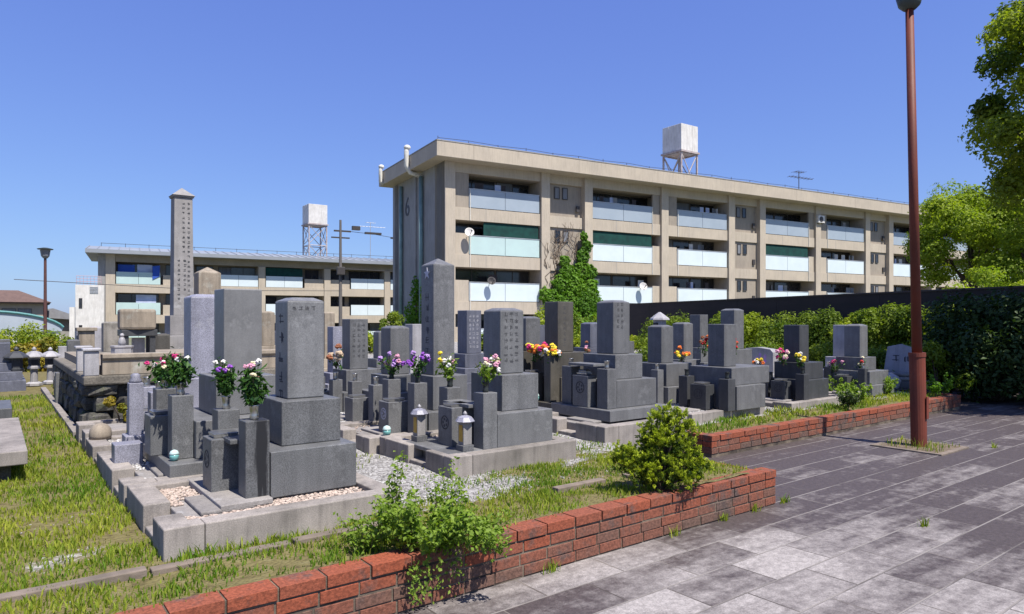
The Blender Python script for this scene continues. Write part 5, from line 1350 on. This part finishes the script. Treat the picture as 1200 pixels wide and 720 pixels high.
# bare vine stems on the upper stair wall
t = thing('dry_vine', (BU, BV, 0), 'web of bare dry vine stems on the stairwell wall above the ivy', 'vine', rz=BANG)
dvn = MB()
for k in range(46):
    x = xs_+rnd.uniform(-.5,2.6); z = rnd.uniform(3.5,6.5); pts = []
    for s in range(7):
        pts.append((x, -.17 if (x < xs_+.0 or x > xs_+2.5) else .10, z)); x += rnd.gauss(0,.16); z += rnd.uniform(.1,.42)
        z = min(z, 9.2)
    dvn.tube(pts, [.022,.02,.018,.015,.012,.01,.006], 4)
mk('stems', dvn, 'vine', t, fix=False)

# ------------------------------------------------------------------ grass
def in_plot(u, v):
    for a, b, c, d in ENCL:
        if a-.005 < u < b+.005 and c-.005 < v < d+.005: return True
    return False
GP=[]; 
def scatter(u0,u1,v0,v1,dens,h,wid,fn=None):
    dens *= .9; h *= .68
    n = int((u1-u0)*(v1-v0)*dens)
    for i in range(n):
        u = rnd.uniform(u0,u1); v = rnd.uniform(v0,v1)
        if in_plot(u,v): continue
        if fn and rnd.random() > fn(u,v): continue
        cl = .5+.5*nz(u, v, 3.1)*nz(u+3, v, 7.7)+.25*nz(u,v,17)
        if nz(u*1.3+5, v, 4.3) < -.45: cl -= .4
        if rnd.random() > .2+1.05*cl: continue
        GP.append((u, v, soil_z(u,v), h*rnd.uniform(.4,1.2)*max(.35,.5+.7*cl), wid, min(1,max(0,.5+.35*nz(u,v,2.2)+rnd.uniform(-.35,.35)))))
gfn = lambda u,v: max(0, 1-1.15*gravel_amount(u,v))
scatter(-1.3, 5.18, 3.30, 4.66, 5400, .065, .0042, lambda u,v: gfn(u,v)*(.22 if v < 3.42 else 1))
scatter(-1.3, .74, 4.66, 7.5, 4600, .075, .0045, gfn)
scatter(-.1, .74, 7.5, 14, 1500, .085, .006, gfn)
scatter(2.1, 5.0, 4.0, 7.5, 900, .06, .005, lambda u,v: .4 if nz(u,v,2.6) > .2 else .03)
scatter(4.3, 5.0, 3.44, 6, 1500, .07, .005, lambda u,v: .6)
scatter(6.64, 13.3, 4.95, 5.5, 1500, .11, .007)
scatter(6.64, 13.3, 5.5, 8.5, 260, .10, .008)
scatter(.8, 20, 7.6, 16, 60, .12, .012)
scatter(.45,.8,8.8,9.6,900,.05,.005)
scatter(.75,2.0,3.9,4.0,5000,.11,.005)
for k in range(160):
    a = rnd.uniform(-.33,.33); b = rnd.uniform(-.33,.33)
    if a*a+b*b > .012: GP.append((PU+a, PV+b, .02, rnd.uniform(.03,.12)*(1.2 if a < -.1 else .6), .005, rnd.random()))
for (uu_, vv_) in ((5.35,3.2),(4.9,3.2),(2.75,3.19),(3.9,3.19),gp(1083,617),gp(737,574),gp(1165,525),(4.5,3.2)):   # tufts in paving joints
    for k in range(26): GP.append((uu_+rnd.gauss(0,.03), vv_+rnd.gauss(0,.012)*(1), .0, rnd.uniform(.03,.085), .004, rnd.random()))
A = np.array(GP); n = len(A)
ang = nrng.uniform(0,2*np.pi,n); ca, sa = np.cos(ang), np.sin(ang)
lean_ = nrng.uniform(.1,.75,n)*A[:,3]; la = nrng.uniform(0,2*np.pi,n)
V = np.zeros((n,5,3))
base = A[:,:3]; hw = A[:,4]
side = np.stack([ca*hw, sa*hw, np.zeros(n)],1)
ln = np.stack([np.cos(la)*lean_, np.sin(la)*lean_, np.zeros(n)],1)
upm = np.stack([np.zeros(n),np.zeros(n),A[:,3]],1)
V[:,0] = base-side; V[:,1] = base+side; V[:,2] = base+side*.75+ln*.35+upm*.6; V[:,3] = base-side*.75+ln*.35+upm*.6; V[:,4] = base+ln+upm
V[:,:2,2] -= .006
me = bpy.data.meshes.new('grass'); me.vertices.add(n*5); me.vertices.foreach_set('co', V.reshape(-1).astype(np.float32))
ix = np.arange(n*5).reshape(n,5)
tri = np.concatenate([ix[:,[0,1,2]], ix[:,[0,2,3]], ix[:,[3,2,4]]],1).reshape(-1)
me.loops.add(len(tri)); me.loops.foreach_set('vertex_index', tri.astype(np.int32)); me.polygons.add(n*3)
me.polygons.foreach_set('loop_start', np.arange(0,n*9,3,dtype=np.int32)); me.polygons.foreach_set('loop_total', np.full(n*3,3,np.int32))
a = me.attributes.new('rnd','FLOAT','FACE'); a.data.foreach_set('value', np.repeat(A[:,5],3).astype(np.float32))
me.materials.append(M['grass']); me.update(); me.validate()
o = bpy.data.objects.new('grass', me); COL.objects.link(o); tag(o, 'uneven green turf and weeds round the graves', None, None, 'stuff')
print('grass blades', n, 'objects', len(bpy.data.objects))

# loose stones on the turf and gravel lanes
gs = MB()
for k in range(5200):
    zone = rnd.random()
    if zone < .03: u, v = rnd.gauss(.25,.25), rnd.gauss(4.35,.22)
    elif zone < .05: u, v = rnd.gauss(.35,.18), rnd.gauss(5.15,.12)
    elif zone < .75: u, v = rnd.uniform(2.14,4.6), rnd.uniform(3.95,4.66)
    else: u, v = rnd.uniform(2.14,2.9), rnd.uniform(4.6,8)
    if v < 3.45 or in_plot(u,v) or rnd.random() > gravel_amount(u,v)+.1: continue
    r_ = rnd.uniform(.004,.010)
    gs.ball((u,v,soil_z(u,v)+r_*.3), r_, (1,rnd.uniform(.6,1),.6), 5, 3, .2)
o = mk('gravel', gs, mat('grey_gravel', (.36,.35,.34), (.19,.18,.175), .9, 35, 2), fix=False); tag(o, 'loose grey gravel on the lanes between the plots', None, None, 'stuff')
